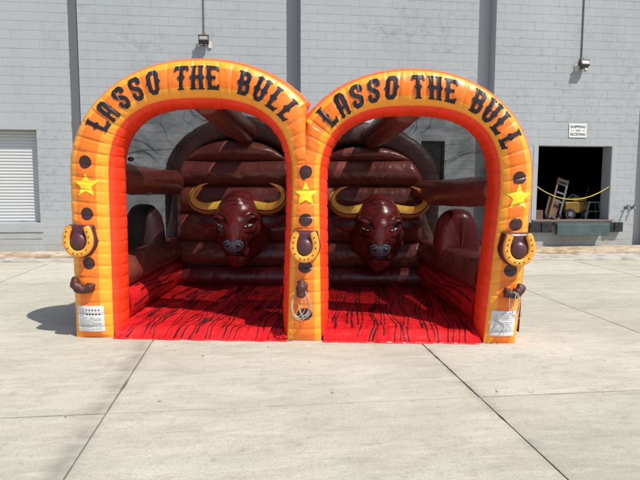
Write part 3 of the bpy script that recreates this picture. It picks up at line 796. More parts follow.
# --- horseshoes (inflated, on the columns)
def horseshoe(cs, cz, d0, W_=.185, H_=.2, turn=0):
    t = empty('horseshoe', (cs, d0, cz), 0, inf); t.rotation_euler = (0, 0, turn)
    # U centreline, open end up
    P = []; top = H_*.84
    for k in range(14): q = k/14; P.append((-W_*(.56+.24*math.sin(PI/2*q)**1.0), top*(1-q)))
    for k in range(27): th = PI+PI*k/26; P.append((W_*.80*math.cos(th), H_*.80*math.sin(th)))
    for k in range(13, -1, -1): q = k/14; P.append((W_*(.56+.24*math.sin(PI/2*q)), top*(1-q)))
    def U(rad, dep, y0, name, m):
        b = MB(); n = 14; vs = []
        for i, (x, z) in enumerate(P):
            x0, z0 = P[max(i-1, 0)]; x1, z1 = P[min(i+1, len(P)-1)]; L = math.hypot(x1-x0, z1-z0) or 1; nx, nz_ = -(z1-z0)/L, (x1-x0)/L
            rr_ = rad*(1 if 1 < i < len(P)-2 else .8)
            for k in range(n):
                an = 2*PI*k/n; c_, s_ = math.cos(an), math.sin(an)
                vs.append((x+nx*rr_*math.copysign(abs(c_)**.7, c_), y0-dep*math.copysign(abs(s_)**.7, s_)+.002*nz(i*.9, k, 3), z+nz_*rr_*math.copysign(abs(c_)**.7, c_)))
        L = len(P)
        fs = [(i*n+k, i*n+(k+1) % n, (i+1)*n+(k+1) % n, (i+1)*n+k) for i in range(L-1) for k in range(n)]+[tuple(range(n)), tuple((L-1)*n+k for k in range(n))]
        return mesh(name, vs, fs, m, t, True)
    # plum body behind
    vs = []; n = 48; rings = [(0, -.0), (.0, .0)]
    def outline(k, off):
        th = 2*PI*k/n; x = (W_+off)*math.cos(th); z = (H_+off)*math.sin(th)
        if z > 0: x = math.copysign(min(abs(x)*1.9, (W_+off)*(1-.26*z/(H_*.95))), x); z = min(z*1.25, H_*.86+off*.6)
        return x, z
    prof = [(-.02, .14), (.010, .11), (.016, .06), (.010, .0), (-.008, -.018), (-.05, -.028), (-.11, -.034)]
    for off, y in prof: vs += [(outline(k, off)[0], y-.055, outline(k, off)[1]) for k in range(n)]
    vs.append((0, -.092, 0)); fs = [(j*n+k, j*n+(k+1) % n, (j+1)*n+(k+1) % n, (j+1)*n+k) for j in range(len(prof)-1) for k in range(n)]
    fs += [((len(prof)-1)*n+k, (len(prof)-1)*n+(k+1) % n, len(vs)-1) for k in range(n)]
    mesh('backing', vs, fs, PLUM, t, True)
    U(.038, .026, -.105, 'shoe', HORN)
    MB().ball((0, -.10, -.012), (.088, .05, .092), 24, 14).build('centre_pad', PLUM, t, True)
    for q in (5, 10, 15, 19.5, 24, 27, 30, 34.5, 39, 44, 49):
        x, z = P[int(q)]
        MB().ball((x, -.1335, z), (.008, .004, .008), 10, 6).build('nail_hole', DOT, t, True)
    return t
horseshoe(.135, 1.105, -.05, .166, .182, turn=math.radians(-2)); horseshoe(2.575, 1.065, -.075, .15, .175); horseshoe(4.80, 1.05, -.055, .166, .182, turn=math.radians(5))

# --- rope holders (small brown stuffed straps)
def holder(cs, cz, d, pts, m=PLUM):
    b = MB()
    for k, (q, rs) in enumerate(pts):
        P = [Vector((cs+p[0], d+p[1], cz+p[2])) for p in q]
        fine = []; rf = []
        for i in range(len(P)-1):
            for j in range(6):
                t = j/6; fine.append(P[i].lerp(P[i+1], t)+Vector((0, 0, 0))); rf.append((rs[i]*(1-t)+rs[i+1]*t)*(1+.10*nz(i*6+j, cs*3, 1)+.04*math.sin((i*6+j)*1.3)))
        fine.append(P[-1]); rf.append(rs[-1]*.6); rf[0] *= .6
        b.tube(fine, rf, 18)
    b.v = [tuple(Vector(v)+noise.noise_vector(Vector(v)*26)*.013+noise.noise_vector(Vector(v)*60)*.005) for v in b.v]
    return b.build('rope_holder', HOLD, inf, True)
holder(.17, .62, -.09, [([(-.13, .02, .07), (-.11, -.02, -.01), (-.05, -.03, -.05), (.01, -.02, -.06), (.08, -.02, -.03)], [.035, .055, .05, .045, .05]), ([(-.12, .03, .04), (-.10, .0, -.06), (-.03, 0, -.08)], [.04, .045, .035]), ([(.0, .0, -.02), (.09, .0, -.04)], [.04, .045])])
holder(2.54, .60, -.13, [([(.0, .0, .09), (.0, -.03, .02), (-.01, -.02, -.09)], [.04, .055, .045]), ([(.03, 0, .08), (.035, -.03, -.05)], [.03, .035])])
holder(4.79, .61, -.10, [([(-.08, .0, .02), (-.07, -.02, -.04), (-.01, -.03, -.05), (.05, -.02, -.01), (.09, -.01, .05)], [.035, .045, .045, .052, .045]), ([(.0, .0, -.05), (.08, .0, .01)], [.03, .045])])
# side pocket peeping out beside the right column and left column
for s_, d in ((4.96, .30), (-.03, .30)):
    MB().ball((s_-.02, d+.1, .48), (.08, .12, .36)).build('side_flap', MAROON, inf, True)

# --- lasso ropes: separate things hanging on the holders
ROPE = mat('white_rope', (.42, .39, .32, 1), .8)
def to_world(s_, d, z): return tuple(O3+Vector((math.cos(ANG)*s_-math.sin(ANG)*d, math.sin(ANG)*s_+math.cos(ANG)*d, z)))
def lasso(cs, cz, d, loops, tail, label):
    b = MB()
    rg = random.Random(int(cs*10))
    for (w_, h_, dx, dz, tw) in loops:
        pts = []
        for k in range(49):
            th = 2*PI*k/48
            x = dx+w_*math.sin(th)*(1-.25*math.cos(th)); z = dz+h_*math.cos(th); 
            x, z = x*math.cos(tw)-z*math.sin(tw), x*math.sin(tw)+z*math.cos(tw)
            pts.append(to_world(cs+x, d-.02*math.sin(th*2+dx*9)-rg.uniform(0, .002), cz+z))
        b.tube(pts, .0041, 6, cap=False)
    b2 = [to_world(cs+x, d-.015, cz+z) for x, z in tail]
    b.tube(b2, .0041, 6)
    o = b.build('lasso_rope', ROPE, None, True); tag(o, label, 'rope', 'lasso ropes hung on the columns'); return o
lasso(2.53, .46, -.155, [(.085, .165, .0, 0, 0), (.10, .17, .01, -.01, .05), (.07, .155, -.02, .0, -.06), (.09, .18, .0, -.015, .02), (.05, .15, .03, .0, .1)], [(.0, .12), (.02, .0), (.0, -.10), (.03, -.16), (.0, -.19)], 'coiled white lasso rope hanging low on the centre orange column')
lasso(4.79, .47, -.17, [(.05, .13, -.015, 0, .05), (.035, .12, .0, .0, -.08)], [(.0, .12), (-.02, .0), (-.03, -.10), (.02, -.17), (.06, -.12), (.10, -.03)], 'thin lasso rope hanging over the warning label on the right column')

# --- floor mats
def floor_z(s_, d):
    e = min(max((d+.07)/.22, 0), 1); e = e*e*(3-2*e)
    z = .012+.085*e+.010*e*abs(math.sin(s_*PI/.26))**.6+.010*nz(s_*3, d*3, 1)*e+.006*nz(s_*11, d*9, 4)*(.4+e)
    return z+(.012*max(0, nz(s_*9, 2, 2))+.014*abs(nz(s_*24, d*6, 5)))*(1-e)+.006*nz(s_*30, d*14, 8)*e*max(0, 1-d/.6)
def mk_floor(s0, s1, f0, f1):
    nu, nv = int((s1-s0)/.02), 150
    def fn(i, j):
        d = -.07+3.05*(j/(nv-1))**1.25; q = min(max((d-.02)/.10, 0), 1)
        a_, b_ = f0+(s0-f0)*q, f1+(s1-f1)*q; s_ = a_+(b_-a_)*i/(nu-1)
        if j == 0: return (s_, d+.02*nz(s_*6, 3, 3), .0)
        return (s_, d+(.02*nz(s_*6, 3, 3) if j < 4 else 0), floor_z(s_, d))
    vs, fs = grid(nu, nv, fn)
    return mesh('floor_mat', vs, fs, REDF, inf, True)
REDF = vinyl('red_floor_vinyl', (.60, .009, .012, 1), .30, 2.2)
_b = bsdf(REDF); _src = _b.inputs['Base Color'].links[0].from_socket
_st = noise_n(REDF, coord(REDF, 'Object', (5.5, .55, 1)), 3.0, 4, .6, .7)
_f = ramp(REDF, _st, [(.50, (0, 0, 0)), (.66, (.45, .45, .45))])
Lk(REDF, mixc(REDF, _f.outputs[0], _src, (.14, .004, .008, 1)), _b.inputs['Base Color'])
fl1 = mk_floor(.30, 2.50, .44, 2.37); fl2 = mk_floor(2.64, 4.56, 2.77, 4.485)
def ribbon(name, lines, mp, m, par, wd=.012):
    vs = []; fs = []
    for ln in lines:
        n_ = len(vs)
        for i, (x, y) in enumerate(ln):
            x0, y0 = ln[max(i-1, 0)]; x1, y1 = ln[min(i+1, len(ln)-1)]; L = math.hypot(x1-x0, y1-y0) or 1
            nx, ny = -(y1-y0)/L, (x1-x0)/L; w_ = wd*(.35+2.2*abs(nz(x*4, y*3, 5))**1.3)*(1 if 0 < i < len(ln)-1 else .2)
            vs += [mp(x+nx*w_/2, y+ny*w_/2), mp(x-nx*w_/2, y-ny*w_/2)]
        fs += [(n_+2*i, n_+2*i+1, n_+2*i+3, n_+2*i+2) for i in range(len(ln)-1)]
    return mesh(name, vs, fs, m, par, True)
def grain(s0, s1, seed):
    rg = random.Random(seed); L = []
    s_ = s0-.25
    while s_ < s1-.0:
        ph_ = rg.uniform(0, 40); fr_ = rg.uniform(2.6, 4.6); am = rg.uniform(.015, .035); sl_ = rg.uniform(.02, .10)
        for off in (0, rg.uniform(.035, .06)):
            d = -.068+(rg.uniform(0, .5) if rg.random() < .45 else 0); end = 2.74
            while d < end:
                ln = []; ln_end = min(end, d+rg.uniform(.8, 2.4))
                while d < ln_end:
                    x = s_+off+sl_*d+am*math.sin(d*fr_+ph_+off*6)+.05*nz(d*1.5, ph_, 0)+.012*nz(d*7, ph_+off*20, 2)
                    if s0-.04 < x < s1+.02 and (d > .06 or s0 < x < s1): ln.append((x, d))
                    d += .02
                if len(ln) > 6 and all(abs(ln[i+1][1]-ln[i][1]) < .03 for i in range(len(ln)-1)): L.append(ln)
                d += rg.uniform(.05, .16)
        s_ += rg.uniform(.10, .16)
    return L
for fl, a_, c_, sd in ((fl1, .52, 2.44, 3), (fl2, 2.70, 4.42, 8)):
    ribbon('wood_grain_print', grain(a_, c_, sd), lambda x, y: (x, y, floor_z(x, y)+.004), BURG, fl, .023)

# --- side walls: red lower bumper, brown roll, window net, upper beam
def side_wall(mir):
    def S(s_, d):  # s measured from the left; interior edge narrows toward the back
        if not mir: return s_-.10*(d-.35)/2.6-.03
        return 4.985-s_-.33*(d-.35)/2.6
    def sweep(name, prof, m, d0=.36, d1=2.98, nd=110, par=inf, seam=.0):
        n = len(prof)
        vs = []
        for j in range(nd):
            d = d0+(d1-d0)*j/(nd-1)
            for i, (s_, z) in enumerate(prof):
                k = math.sin(PI*i/(n-1)); wv = (nz(d*5, i*.35, mir*5)*.012+nz(d*17, i*.5, 2)*.006)*k
                vs.append((S(s_+wv, d), d, z+wv*.6))
        fs = [(j*n+i, j*n+i+1, (j+1)*n+i+1, (j+1)*n+i) for j in range(nd-1) for i in range(n-1)]
        fs += [tuple(range(n)), tuple((nd-1)*n+k for k in range(n))]
        return mesh(name, vs, fs, m, par, True)
    def arc(c, r, a0, a1, n=12, sq=1): return [(c[0]+r[0]*math.cos(math.radians(a0+(a1-a0)*k/n)), c[1]+r[1]*math.sin(math.radians(a0+(a1-a0)*k/n))) for k in range(n+1)]
    low = arc((.34, .29), (.18, .21), -75, 75, 16)
    sweep('side_bumper', [(.33, .02)]+low+[(.33, .5)], RED)
    body = arc((.37, .64), (.13, .155), -80, 45, 12)+arc((.33, .76), (.14, .085), 40, 100, 6)+[(.25, .845), (.12, .84), (.02, .80), (-.03, .7), (-.03, .3), (-.02, .03)]
    sweep('side_wall', body, BROWN)
    # grain lines on the bumper
    lines = []
    rg = random.Random(4+mir)
    for k in range(5):
        a0 = -40+22*k; ln = []; d = .4+rg.uniform(0, .4)
        end = rg.uniform(1.8, 2.9)
        while d < end: ln.append((a0+7*math.sin(d*4+k*1.3), d)); d += .03
        lines.append(ln)
    def mpb(an, d):
        r_ = math.radians(an); return (S(.34+.188*math.cos(r_)+.004, d), d, .29+.218*math.sin(r_))
    vs = []; fs = []
    for ln in lines:
        n_ = len(vs)
        for i, (a_, d) in enumerate(ln):
            w_ = 1.6+1.5*abs(nz(a_, d*3, 1)); vs += [mpb(a_-w_, d), mpb(a_+w_, d)]
        fs += [(n_+2*i, n_+2*i+1, n_+2*i+3, n_+2*i+2) for i in range(len(ln)-1)]
    mesh('wood_grain_print', vs, fs, BURG, inf, True)
    # upper beam, sagging tube
    pts = []; rs = []
    for j in range(60):
        t = j/59; d = .30+2.75*t
        zc = (1.80-.05*t if not mir else 1.66-.06*t)+.02*math.sin(PI*t)*-1
        sx = (.285-.06*t) if not mir else (4.72-.52*t)
        pts.append((sx+.01*nz(d*4, 1, mir), d, zc+.012*nz(d*5, 2, mir))); rs.append((.19 if not mir else .185)*(1+.03*nz(d*6, 4, 1)-.03*(abs((t*9) % 1-.5) > .47)))
    b = MB(); b.tube(pts, rs, 28); b.build('side_beam', BROWN, inf, True)
    # window net between roll and beam
    nu, nv = 40, 12
    def fn(i, j):
        t = i/(nu-1); q = j/(nv-1); d = .34+2.6*t
        p = pts[int(t*59)]
        top = (p[0], p[2]-.15); bot = (S(.22, d), .83)
        return (bot[0]+(top[0]-bot[0])*q+.03*nz(t*4, q*3, mir)*math.sin(PI*q), d, bot[1]+(top[1]-bot[1])*q)
    vs, fs = grid(nu, nv, fn); mesh('window_net', vs, fs, NETW, inf, True)
    # rounded outer bolster
    cc, hw, zt, dm = (.06, .30, 1.43, 2.0) if not mir else (4.60, .33, 1.38, 2.0)
    ring = []; nk = 48
    for k in range(nk+1):
        q = k/nk; th = PI*q
        ring.append((cc-hw*math.copysign(abs(math.cos(th))**.75, math.cos(th)), zt*(math.sin(th)**.55)))
    cs_ = [(-1.12, .02), (-1.10, .3), (-1.05, .6), (-.95, .8), (-.75, .92), (-.4, .985), (0, 1.0), (.4, .985), (.75, .92), (.95, .8), (1.05, .6), (1.10, .3), (1.12, .02)]
    vs = []
    for (o_, sc_) in cs_:
        for k, (x, z) in enumerate(ring):
            wv = .010*nz(k*.5, o_*2, mir); side = (x-cc)/hw*(1 if not mir else -1); zb = .62*min(max((side+.6)/.8, 0), 1)
            z = zb+z*(zt-zb)/zt; zm = .75
            vs.append((cc+(x-cc)*sc_+wv, dm+o_*.22+wv, max(.0, zm+(z-zm)*sc_)+wv*(z > .05)))
    n = nk+1; fs = [(j*n+k, j*n+(k+1) % n, (j+1)*n+(k+1) % n, (j+1)*n+k) for j in range(len(cs_)-1) for k in range(n)]
    mesh('side_bolster', vs, fs, BROWND if not mir else MAROON, inf, True)  # left bolster coloured darker, standing in for shade behind the net
side_wall(False); side_wall(True)

# --- rear arches and padded back panels
def dome(bay, s_):
    if bay == 0: x = (s_-1.235)/.97; return 1.70+.72*math.sqrt(max(0, 1-abs(x)**2.3)) if abs(x) < 1 else 0
    x = (s_-3.32)/.93; return 1.66+.66*math.sqrt(max(0, 1-abs(x)**2.3)) if abs(x) < 1 else 0
def rear(bay, cx, ao, bo, zo):
    # outer tube of dark vinyl, following the arch
    pts = []; wid = .37
    rows = []
    for k in range(161):
        t = k/160
        if t < .27: q = t/.27; P = (cx-ao, zo*q); n = (-1, 0)
        elif t > .73: q = (1-t)/.27; P = (cx+ao, zo*q); n = (1, 0)
        else:
            th = PI*(1-(t-.27)/.46); P = (cx+ao*math.cos(th), zo+bo*math.sin(th)); n = (math.cos(th)*bo, math.sin(th)*ao); L = math.hypot(*n); n = (n[0]/L, n[1]/L)
        row = []
        for i in range(20):
            an = 2*PI*i/20; a_ = math.copysign(abs(math.cos(an))**.6, math.cos(an)); c_ = math.copysign(abs(math.sin(an))**.6, math.sin(an))
            sm = .985 if (k % 8) else .95
            wv = .008*nz(k*.4, i, bay)
            row.append((P[0]-n[0]*(wid/2-a_*wid/2*sm+wv), 3.2+c_*.22*sm+wv, P[1]-n[1]*(wid/2-a_*wid/2*sm+wv)))
        rows.append(row)
    vs = [p for r_ in rows for p in r_]; fs = [(j*20+i, j*20+(i+1) % 20, (j+1)*20+(i+1) % 20, (j+1)*20+i) for j in range(160) for i in range(20)]
    mesh('rear_arch', vs, fs, BROWND, inf, True)
    bk = [(cx+(ao-.2)*math.cos(PI*k/40), 3.22, zo+(bo-.2)*math.sin(PI*k/40)) for k in range(41)]+[(cx-ao+.2, 3.22, .02), (cx+ao-.2, 3.22, .02)]
    bk += [(x, 3.26, z) for x, y, z in bk]; nb = len(bk)//2
    mesh('back_cover', bk, [tuple(range(nb)), tuple(range(nb, 2*nb))[::-1]]+[(k, (k+1) % nb, (k+1) % nb+nb, k+nb) for k in range(nb)], BROWND, inf)
    s0, s1 = ((.27, 2.33) if bay == 0 else (2.42, 4.24))
    zz = [.36, .80, 1.26, 1.70, 2.10, 2.6]
    for r_ in range(5):
        z0, z1 = zz[r_], zz[r_+1]; nu, nv = 110, 22; ok = {}
        def fn(i, j):
            s_ = s0+(s1-s0)*i/(nu-1); top = min(z1, max(dome(bay, s_), 0)); q = j/(nv-1)
            if top < z0+.005: top = z0+.005
            z = z0+(top-z0)*q; hh = top-z0
            ed = min(1, max(0, min(i, nu-1-i)/6)); ed = math.sin(ed*PI/2)
            bulge = min(.15, .42*hh)*math.sin(PI*min(max(q, 0), 1))**.6*(.25+.75*ed)
            wv = nz(s_*5, z*9, r_)*.010+nz(s_*16, z*22, r_+3)*.005
            pk = .012*math.exp(-(q/.12)**2)*nz(s_*30, r_, 1)+.012*math.exp(-((1-q)/.12)**2)*nz(s_*30, r_, 4)
            return (s_, 3.0-bulge-wv+pk, z)
        vs, fs = grid(nu, nv, fn)
        keep = []
        for f in fs:
            sm = sum(vs[k][0] for k in f)/4
            if dome(bay, sm) > z0+.01 or z0 < 1.5: keep.append(f)
        mesh('back_panel_row', vs, keep, BROWN, inf, True)
    # dark red roll along the foot of the back panel
    b = MB(); pts = [(s0+(s1-s0)*k/60, 2.86+.01*nz(k*.3, bay, 1), .235+.008*nz(k*.5, bay, 3)) for k in range(61)]
    b.tube(pts, [.165*(1+.02*nz(k*.9, 1, bay)) for k in range(61)], 24); b.build('foot_roll', vinyl('dark_red_vinyl', (.13, .008, .010, 1), .30, 1.2), inf, True)
rear(0, 1.31, 1.28, 1.02, 1.80); rear(1, 3.20, 1.32, 1.0, 1.72)
# ridge tubes joining front and rear arch
for bay, (sA, zA, sB, zB) in enumerate(((1.43, 2.68, 1.40, 2.55), (3.68, 2.58, 3.42, 2.48))):
    b = MB(); pts = [(sA+(sB-sA)*k/40, .30+2.85*k/40, zA+(zB-zA)*k/40-.03*math.sin(PI*k/40)+.006*nz(k*.6, bay, 2)) for k in range(41)]
    b.tube(pts, [.185*(1+.03*nz(k*.5, 3, bay)) for k in range(41)], 28); b.build('ridge_beam', BROWN, inf, True)
# roof nets from beam to ridge and from ridge to the middle valley
def roof_net(a, t0, t1, rearP, name='roof_net', sag=.05):
    nu, nv = 30, 26
    def fn(i, j):
        t = t0+(t1-t0)*i/(nu-1); q = j/(nv-1)
        I, Oo, cr = a.io(t); fp = ((I[0]+Oo[0])/2, .40, (I[1]+Oo[1])/2+.03)
        th = PI*(1-(t-.27)/.46) if .27 < t < .73 else (PI if t <= .27 else 0)
        cx, ao, bo, zo = rearP; rp_ = (cx+(ao-.15)*math.cos(th), 3.05, (zo+(bo-.12)*math.sin(th)) if .27 < t < .73 else min(zo, I[1]))
        sg_ = sag*math.sin(PI*q)
        return (fp[0]+(rp_[0]-fp[0])*q, fp[1]+(rp_[1]-fp[1])*q, fp[2]+(rp_[2]-fp[2])*q-sg_+.02*nz(i*.4, j*.3, t0*9)*math.sin(PI*q))
    vs, fs = grid(nu, nv, fn); net_o = mesh(name, vs, fs, NET, inf, True)
    # gathered folds hanging along the net
    rg = random.Random(int(t0*1000)); fv = []; ff = []
    for k in range(9):
        i0 = rg.uniform(1, nu-2); di = rg.uniform(-9, 9); q0, q1 = rg.uniform(0, .35), rg.uniform(.6, 1); wd = rg.uniform(.012, .035); n_ = len(fv); K = 36
        for j in range(K+1):
            q = q0+(q1-q0)*j/K; i_ = min(max(i0+di*(q-q0)+2.2*nz(q*3, k, t0*5), 0), nu-1); e = min(max(wd*math.sin(PI*(j+.5)/(K+1))*20, .04), 1)
            ff_ = lambda ii: Vector(fn(ii, q*(nv-1)))
            w_ = wd*e*(1+.5*nz(q*8, k, 3))
            p = ff_(i_); p2 = ff_(min(i_+.3, nu)); dr_ = (p2-p).normalized() if (p2-p).length > 1e-6 else Vector((1, 0, 0))
            fv += [tuple(p-dr_*w_+Vector((0, 0, -.004))), tuple(p+dr_*w_+Vector((0, 0, -.004)))]
        ff += [(n_+2*j, n_+2*j+1, n_+2*j+3, n_+2*j+2) for j in range(K)]
    tag(mesh('net_fold', fv, ff, NETF, inf, True), kind='stuff')
R1 = (1.31, 1.28, 1.02, 1.80); R2 = (3.20, 1.32, 1.0, 1.72)
roof_net(A1, .255, .49, R1); roof_net(A1, .51, .735, R1); roof_net(A2, .265, .49, R2); roof_net(A2, .51, .745, R2)
# hanging net between the bays
vs, fs = grid(40, 20, lambda i, j: (2.50+.03*nz(i*.3, j*.3, 8), .42+2.5*i/39, .12+2.3*(j/19))); mesh('bay_net', vs, fs, NET, inf, True)
# velcro knot on the left column
MB().ball((.52, .40, 2.0), (.04, .03, .028), 8, 6).build('strap_knot', BLACKP, inf, True)

# ------------------------------------------------------------------ bull heads
def remesh(mb, vox, it):
    me = bpy.data.meshes.new('t'); me.from_pydata(mb.v, [], mb.f); o = bpy.data.objects.new('t', me); col.objects.link(o)
    m1 = o.modifiers.new('r', 'REMESH'); m1.mode = 'VOXEL'; m1.voxel_size = vox
    m2 = o.modifiers.new('s', 'SMOOTH'); m2.iterations = it; m2.factor = .5
    dg = bpy.context.evaluated_depsgraph_get(); out = bpy.data.meshes.new_from_object(o.evaluated_get(dg)); bpy.data.objects.remove(o); return out
hm = MB()
Rx = lambda a: Matrix.Rotation(math.radians(a), 3, 'X')
hm.ball((0, -.10, 1.05), (.44, .40, .55), 28, 18)                 # neck on the panel
hm.ball((0, -.44, 1.21), (.365, .35, .35), 32, 20)               # cranium
hm.ball((0, -.36, 1.42), (.25, .28, .21), 24, 14); hm.ball((0, -.50, 1.40), (.19, .22, .19), 24, 14)                 # poll
hm.ball((0, -.62, 1.05), (.25, .25, .34), 28, 16, M=Rx(-14))     # bridge
hm.ball((0, -.70, .84), (.18, .20, .20), 28, 16)                 # muzzle
hm.ball((0, -.56, .70), (.185, .22, .24), 28, 16)                 # jaw
hm.ball((0, -.40, .62), (.16, .2, .17), 24, 14)                   # beard root
for s_ in (-1, 1):
    hm.ball((s_*.21, -.66, 1.215), (.14, .12, .06), 18, 12, M=Matrix.Rotation(s_*math.radians(-20), 3, 'Y'))   # brow
    hm.ball((s_*.23, -.50, 1.06), (.13, .18, .17), 18, 12); hm.ball((s_*.10, -.72, 1.0), (.06, .14, .22), 16, 10)        # cheek
    hm.ball((s_*.27, -.42, 1.38), (.10, .10, .09), 16, 10)        # horn root
HEAD = remesh(hm, .020, 9)
HEAD.materials.append(MAROON); HEAD.polygons.foreach_set('use_smooth', [True]*len(HEAD.polygons))
for v in HEAD.vertices:
    c_ = v.co; c_.y += .005*nz(c_.x*9, c_.y*9, c_.z*9)
HB = BVHTree.FromPolygons([v.co[:] for v in HEAD.vertices], [p.vertices[:] for p in HEAD.polygons])
def hp(x, z, lift=.005):
    h = HB.ray_cast(Vector((x, -3, z)), Vector((0, 1, 0)))
    if h[0] is None: return None
    return tuple(h[0]+h[1]*lift*(1 if h[1].y < 0 else -1))
def hmesh(name, obs, m, parent, smooth=True): return None
HEADS = []
def hline(par, name, lines, wd, m, lift=.006):
    for ln in lines: hline1(par, name, [ln], wd, m, lift)
def hline1(par, name, lines, wd, m, lift=.006):
    vs = []; fs = []
    for ln in lines:
        fine = []
        for k in range(len(ln)-1):
            for j in range(8): t = j/8; fine.append((ln[k][0]*(1-t)+ln[k+1][0]*t, ln[k][1]*(1-t)+ln[k+1][1]*t))
        fine.append(ln[-1]); 
        for _ in range(3): fine = [fine[0]]+[((fine[i-1][0]+2*fine[i][0]+fine[i+1][0])/4, (fine[i-1][1]+2*fine[i][1]+fine[i+1][1])/4) for i in range(1, len(fine)-1)]+[fine[-1]]
        for i in range(len(fine)-1):
            (x0, z0), (x1, z1) = fine[i], fine[i+1]; L = math.hypot(x1-x0, z1-z0) or 1
            def nn(i): 
                a_ = fine[max(i-1, 0)]; b_ = fine[min(i+1, len(fine)-1)]; l_ = math.hypot(b_[0]-a_[0], b_[1]-a_[1]) or 1
                w_ = wd*(.35+.65*math.sin(PI*min(max(i/(len(fine)-1), .04), .96))**.5)/2
                return (-(b_[1]-a_[1])/l_*w_, (b_[0]-a_[0])/l_*w_)
            n0, n1 = nn(i), nn(i+1)
            P = [hp(x0+n0[0], z0+n0[1], lift), hp(x0-n0[0], z0-n0[1], lift), hp(x1-n1[0], z1-n1[1], lift), hp(x1+n1[0], z1+n1[1], lift)]
            if None in P: continue
            n_ = len(vs); vs += P; fs.append((n_, n_+1, n_+2, n_+3))
    return mesh(name, vs, fs, m, par, True)

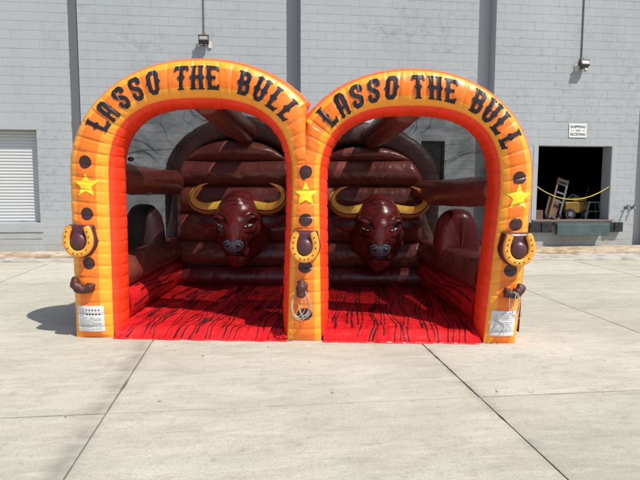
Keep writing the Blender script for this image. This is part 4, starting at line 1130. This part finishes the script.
def bull(s_, dz):
    root = empty('bull_head', (s_, 2.88, dz), 0, inf)
    link('head', HEAD.copy(), None, root)
    mir = lambda P: [[(-x, z) for x, z in ln] for ln in P]
    # eyes
    for sg_ in (-1, 1):
        def eye(X_, Y_, grow=0):
            x = (X_*sg_-.205); y = Y_-1.125
            a_ = math.radians(18); xr = x*math.cos(a_)+y*math.sin(a_); yr = -x*math.sin(a_)+y*math.cos(a_)
            lo = np.hypot(xr/1.2, yr-.045)-(.072+grow)
            hi = yr-.012-grow*.6+np.abs(xr)*.30
            return np.maximum(lo*1.0, hi)
        decal('eye_outline', lambda X_, Y_: eye(X_, Y_, .014), sg_*.205-.15, sg_*.205+.15, 1.02, 1.24, .006, lambda x, z: hp(x, z, .005), BLACKP, root)
        decal('eye', eye, sg_*.205-.13, sg_*.205+.13, 1.04, 1.22, .005, lambda x, z: hp(x, z, .009), WHITEP, root)
        decal('pupil', lambda X_, Y_: np.maximum(np.hypot((X_-sg_*.188)/.8, Y_-1.118)-.020, eye(X_, Y_, -.002)), sg_*.185-.05, sg_*.185+.05, 1.06, 1.18, .004, lambda x, z: hp(x, z, .012), BLACKP, root)
    br = [[(.07, 1.13), (.12, 1.175), (.20, 1.205), (.28, 1.215), (.33, 1.19)], [(.09, 1.17), (.15, 1.25), (.24, 1.285), (.31, 1.26)], [(.31, 1.12), (.30, 1.04), (.24, 1.0), (.15, 1.02)]]
    hline(root, 'brow_line', br+mir(br), .020, BLACKP)
    ln = [[(.12, .98), (.15, .92), (.13, .86)], [(.19, .93), (.205, .86), (.19, .80)], [(.10, 1.06), (.105, 1.0), (.085, .93)], [(.24, .93), (.255, .84), (.235, .76)]]
    hline(root, 'face_line', ln+mir(ln), .011, BURG)
    # muzzle: printed pad, raised nostril pads, mouth line and beard strokes
    def pad(X_, Y_):
        return np.maximum(np.hypot(X_/.148, (Y_-.83)/.098)-1, -(np.hypot(X_/.07, (Y_-.955)/.07)-1))*.1
    decal('nose_outline', lambda X_, Y_: pad(X_, Y_)-.013, -.22, .22, .68, .98, .006, lambda x, z: hp(x, z, .0045), BLACKP, root)
    decal('nose_pad', pad, -.2, .2, .7, .96, .006, lambda x, z: hp(x, z, .008), NOSE, root)
    for sg_ in (-1, 1):
        c_ = hp(sg_*.074, .835, 0)
        MB().ball(c_, (.046, .026, .034), 18, 12, M=Matrix.Rotation(sg_*math.radians(25), 3, 'Y')).build('nostril_pad', NOSE, root, True)
        hline(root, 'nostril_highlight', [[(sg_*.03, .86), (sg_*.06, .895), (sg_*.11, .885), (sg_*.135, .845)]], .009, GREYP, .024)  # grey highlight drawn in colour over the top of each nostril
        MB().ball((c_[0], c_[1]-.020, c_[2]-.004), (.028, .012, .017), 14, 8, M=Matrix.Rotation(sg_*math.radians(35), 3, 'Y')).build('nostril', BLACKP, root, True)
    decal('mouth', lambda X_, Y_: (np.hypot(X_/.155, (Y_-.722+.5*X_**2*6)/.042)-1)*.05, -.2, .2, .62, .80, .006, lambda x, z: hp(x, z, .0035), BLACKP, root)
    hline(root, 'lip_line', [[(-.11, .685), (-.05, .712), (0, .705), (.05, .712), (.11, .685)]], .016, NOSE)
    bd = [[(x, .655-.25*abs(x)), (x*.85+.008, .61), (x*.55, .555)] for x in (-.13, -.085, -.035, .02, .07, .125)]
    hline(root, 'beard_line', bd, .012, BURG)
    hline(root, 'hair_line', [[(-.20, 1.47), (-.10, 1.535), (0, 1.55), (.10, 1.535), (.20, 1.47)], [(-.24, 1.42), (-.1, 1.475), (.06, 1.485), (.22, 1.43)], [(-.10, 1.40), (.0, 1.425), (.12, 1.40)]], .006, BURG)
    # ears
    for sg_ in (-1, 1):
        vs = []; nk, nj = 18, 14
        for i in range(nk+1):
            t = i/nk; L = .42*t; wv = .105*math.sin(PI*min(1, t*.93+.07))**.75*(1 if t < 1 else 0)+.004
            for j in range(nj):
                an = 2*PI*j/nj
                vs.append((sg_*(.29+L), -.40+.10*t+.055*math.sin(an)*math.sin(PI*t*.9+.2), 1.19-.01*t-.03*math.sin(PI*t)+wv*math.cos(an)))
        fs = [(i*nj+j, i*nj+(j+1) % nj, (i+1)*nj+(j+1) % nj, (i+1)*nj+j) for i in range(nk) for j in range(nj)]
        ear = mesh('ear', vs, fs, MAROON, root, True)
        EB = BVHTree.FromPolygons(vs, fs)
        def ep(x, z):
            h = EB.ray_cast(Vector((x, -3, z)), Vector((0, 1, 0))); return None if h[0] is None else (h[0].x, h[0].y-.005, h[0].z)
        decal('ear_inner', lambda X_, Y_: (np.hypot((X_*sg_-.485)/.145, (Y_-1.165)/.052)-1)*.05, sg_*.485-.17, sg_*.485+.17, 1.08, 1.25, .006, ep, PLUM, ear)
    # horns: gold above, black line, ochre below, pale base patch
    for sg_ in (-1, 1):
        key = [(.20, -.44, 1.385, .095), (.34, -.47, 1.360, .095), (.50, -.50, 1.355, .088), (.63, -.50, 1.405, .076), (.705, -.47, 1.50, .060), (.69, -.43, 1.60, .044), (.60, -.40, 1.685, .027), (.48, -.38, 1.735, .006)]
        n_ = 60; P = []
        kk = np.array(key); tt = np.linspace(0, len(key)-1, n_)
        def cr_(t):
            i = min(int(t), len(key)-2); f = t-i; p0, p1, p2, p3 = kk[max(i-1, 0)], kk[i], kk[i+1], kk[min(i+2, len(key)-1)]
            return .5*((2*p1)+(-p0+p2)*f+(2*p0-5*p1+4*p2-p3)*f*f+(-p0+3*p1-3*p2+p3)*f**3)
        P = [cr_(t) for t in tt]; nk = 32; vs = []; fs = []; mi = []
        for i, p in enumerate(P):
            a_ = P[max(i-1, 0)]; b_ = P[min(i+1, n_-1)]; t = Vector((b_[0]-a_[0], b_[1]-a_[1], b_[2]-a_[2])).normalized()
            up = Vector((-t.z, 0, t.x)).normalized(); bb = t.cross(up).normalized()
            for k in range(nk):
                an = 2*PI*k/nk; q = Vector(p[:3])+(up*math.cos(an)+bb*math.sin(an)*.9)*max(p[3], .004)
                vs.append((sg_*q.x, q.y, q.z))
        for i in range(n_-1):
            for k in range(nk):
                fs.append((i*nk+k, i*nk+(k+1) % nk, (i+1)*nk+(k+1) % nk, (i+1)*nk+k))
                c_ = math.cos(2*PI*(k+.5)/nk)
                mi.append(2 if -.42 < c_ < -.16 and i > 6 and i < 50 else (1 if c_ <= -.42 else (3 if i < 14 else 0)))
        mesh('horn', vs, fs, [HORN, HORN2, BLACKP, HORN3], root, True, mi)
    return root
bull(1.375, 0.0); bull(3.51, -.045)

# ------------------------------------------------------------------ small litter on the yard
PEB = rough_stone('pebble', (.10, .09, .08), (.16, .15, .13), (.24, .22, .2))
rg = random.Random(5)
b = MB()
for k in range(170):
    x, y = rg.uniform(-7, 10), rg.uniform(2.6, 12.8)
    if rg.random() < .35: y = rg.uniform(11.6, 12.8)
    r_ = rg.uniform(.003, .010); b.ball((x, y, r_*.4), (r_*rg.uniform(.8, 1.6), r_, r_*.6), 6, 4)
o = b.build('grit', PEB); tag(o, 'scattered grit and crumbs on the concrete', 'grit', kind='stuff')
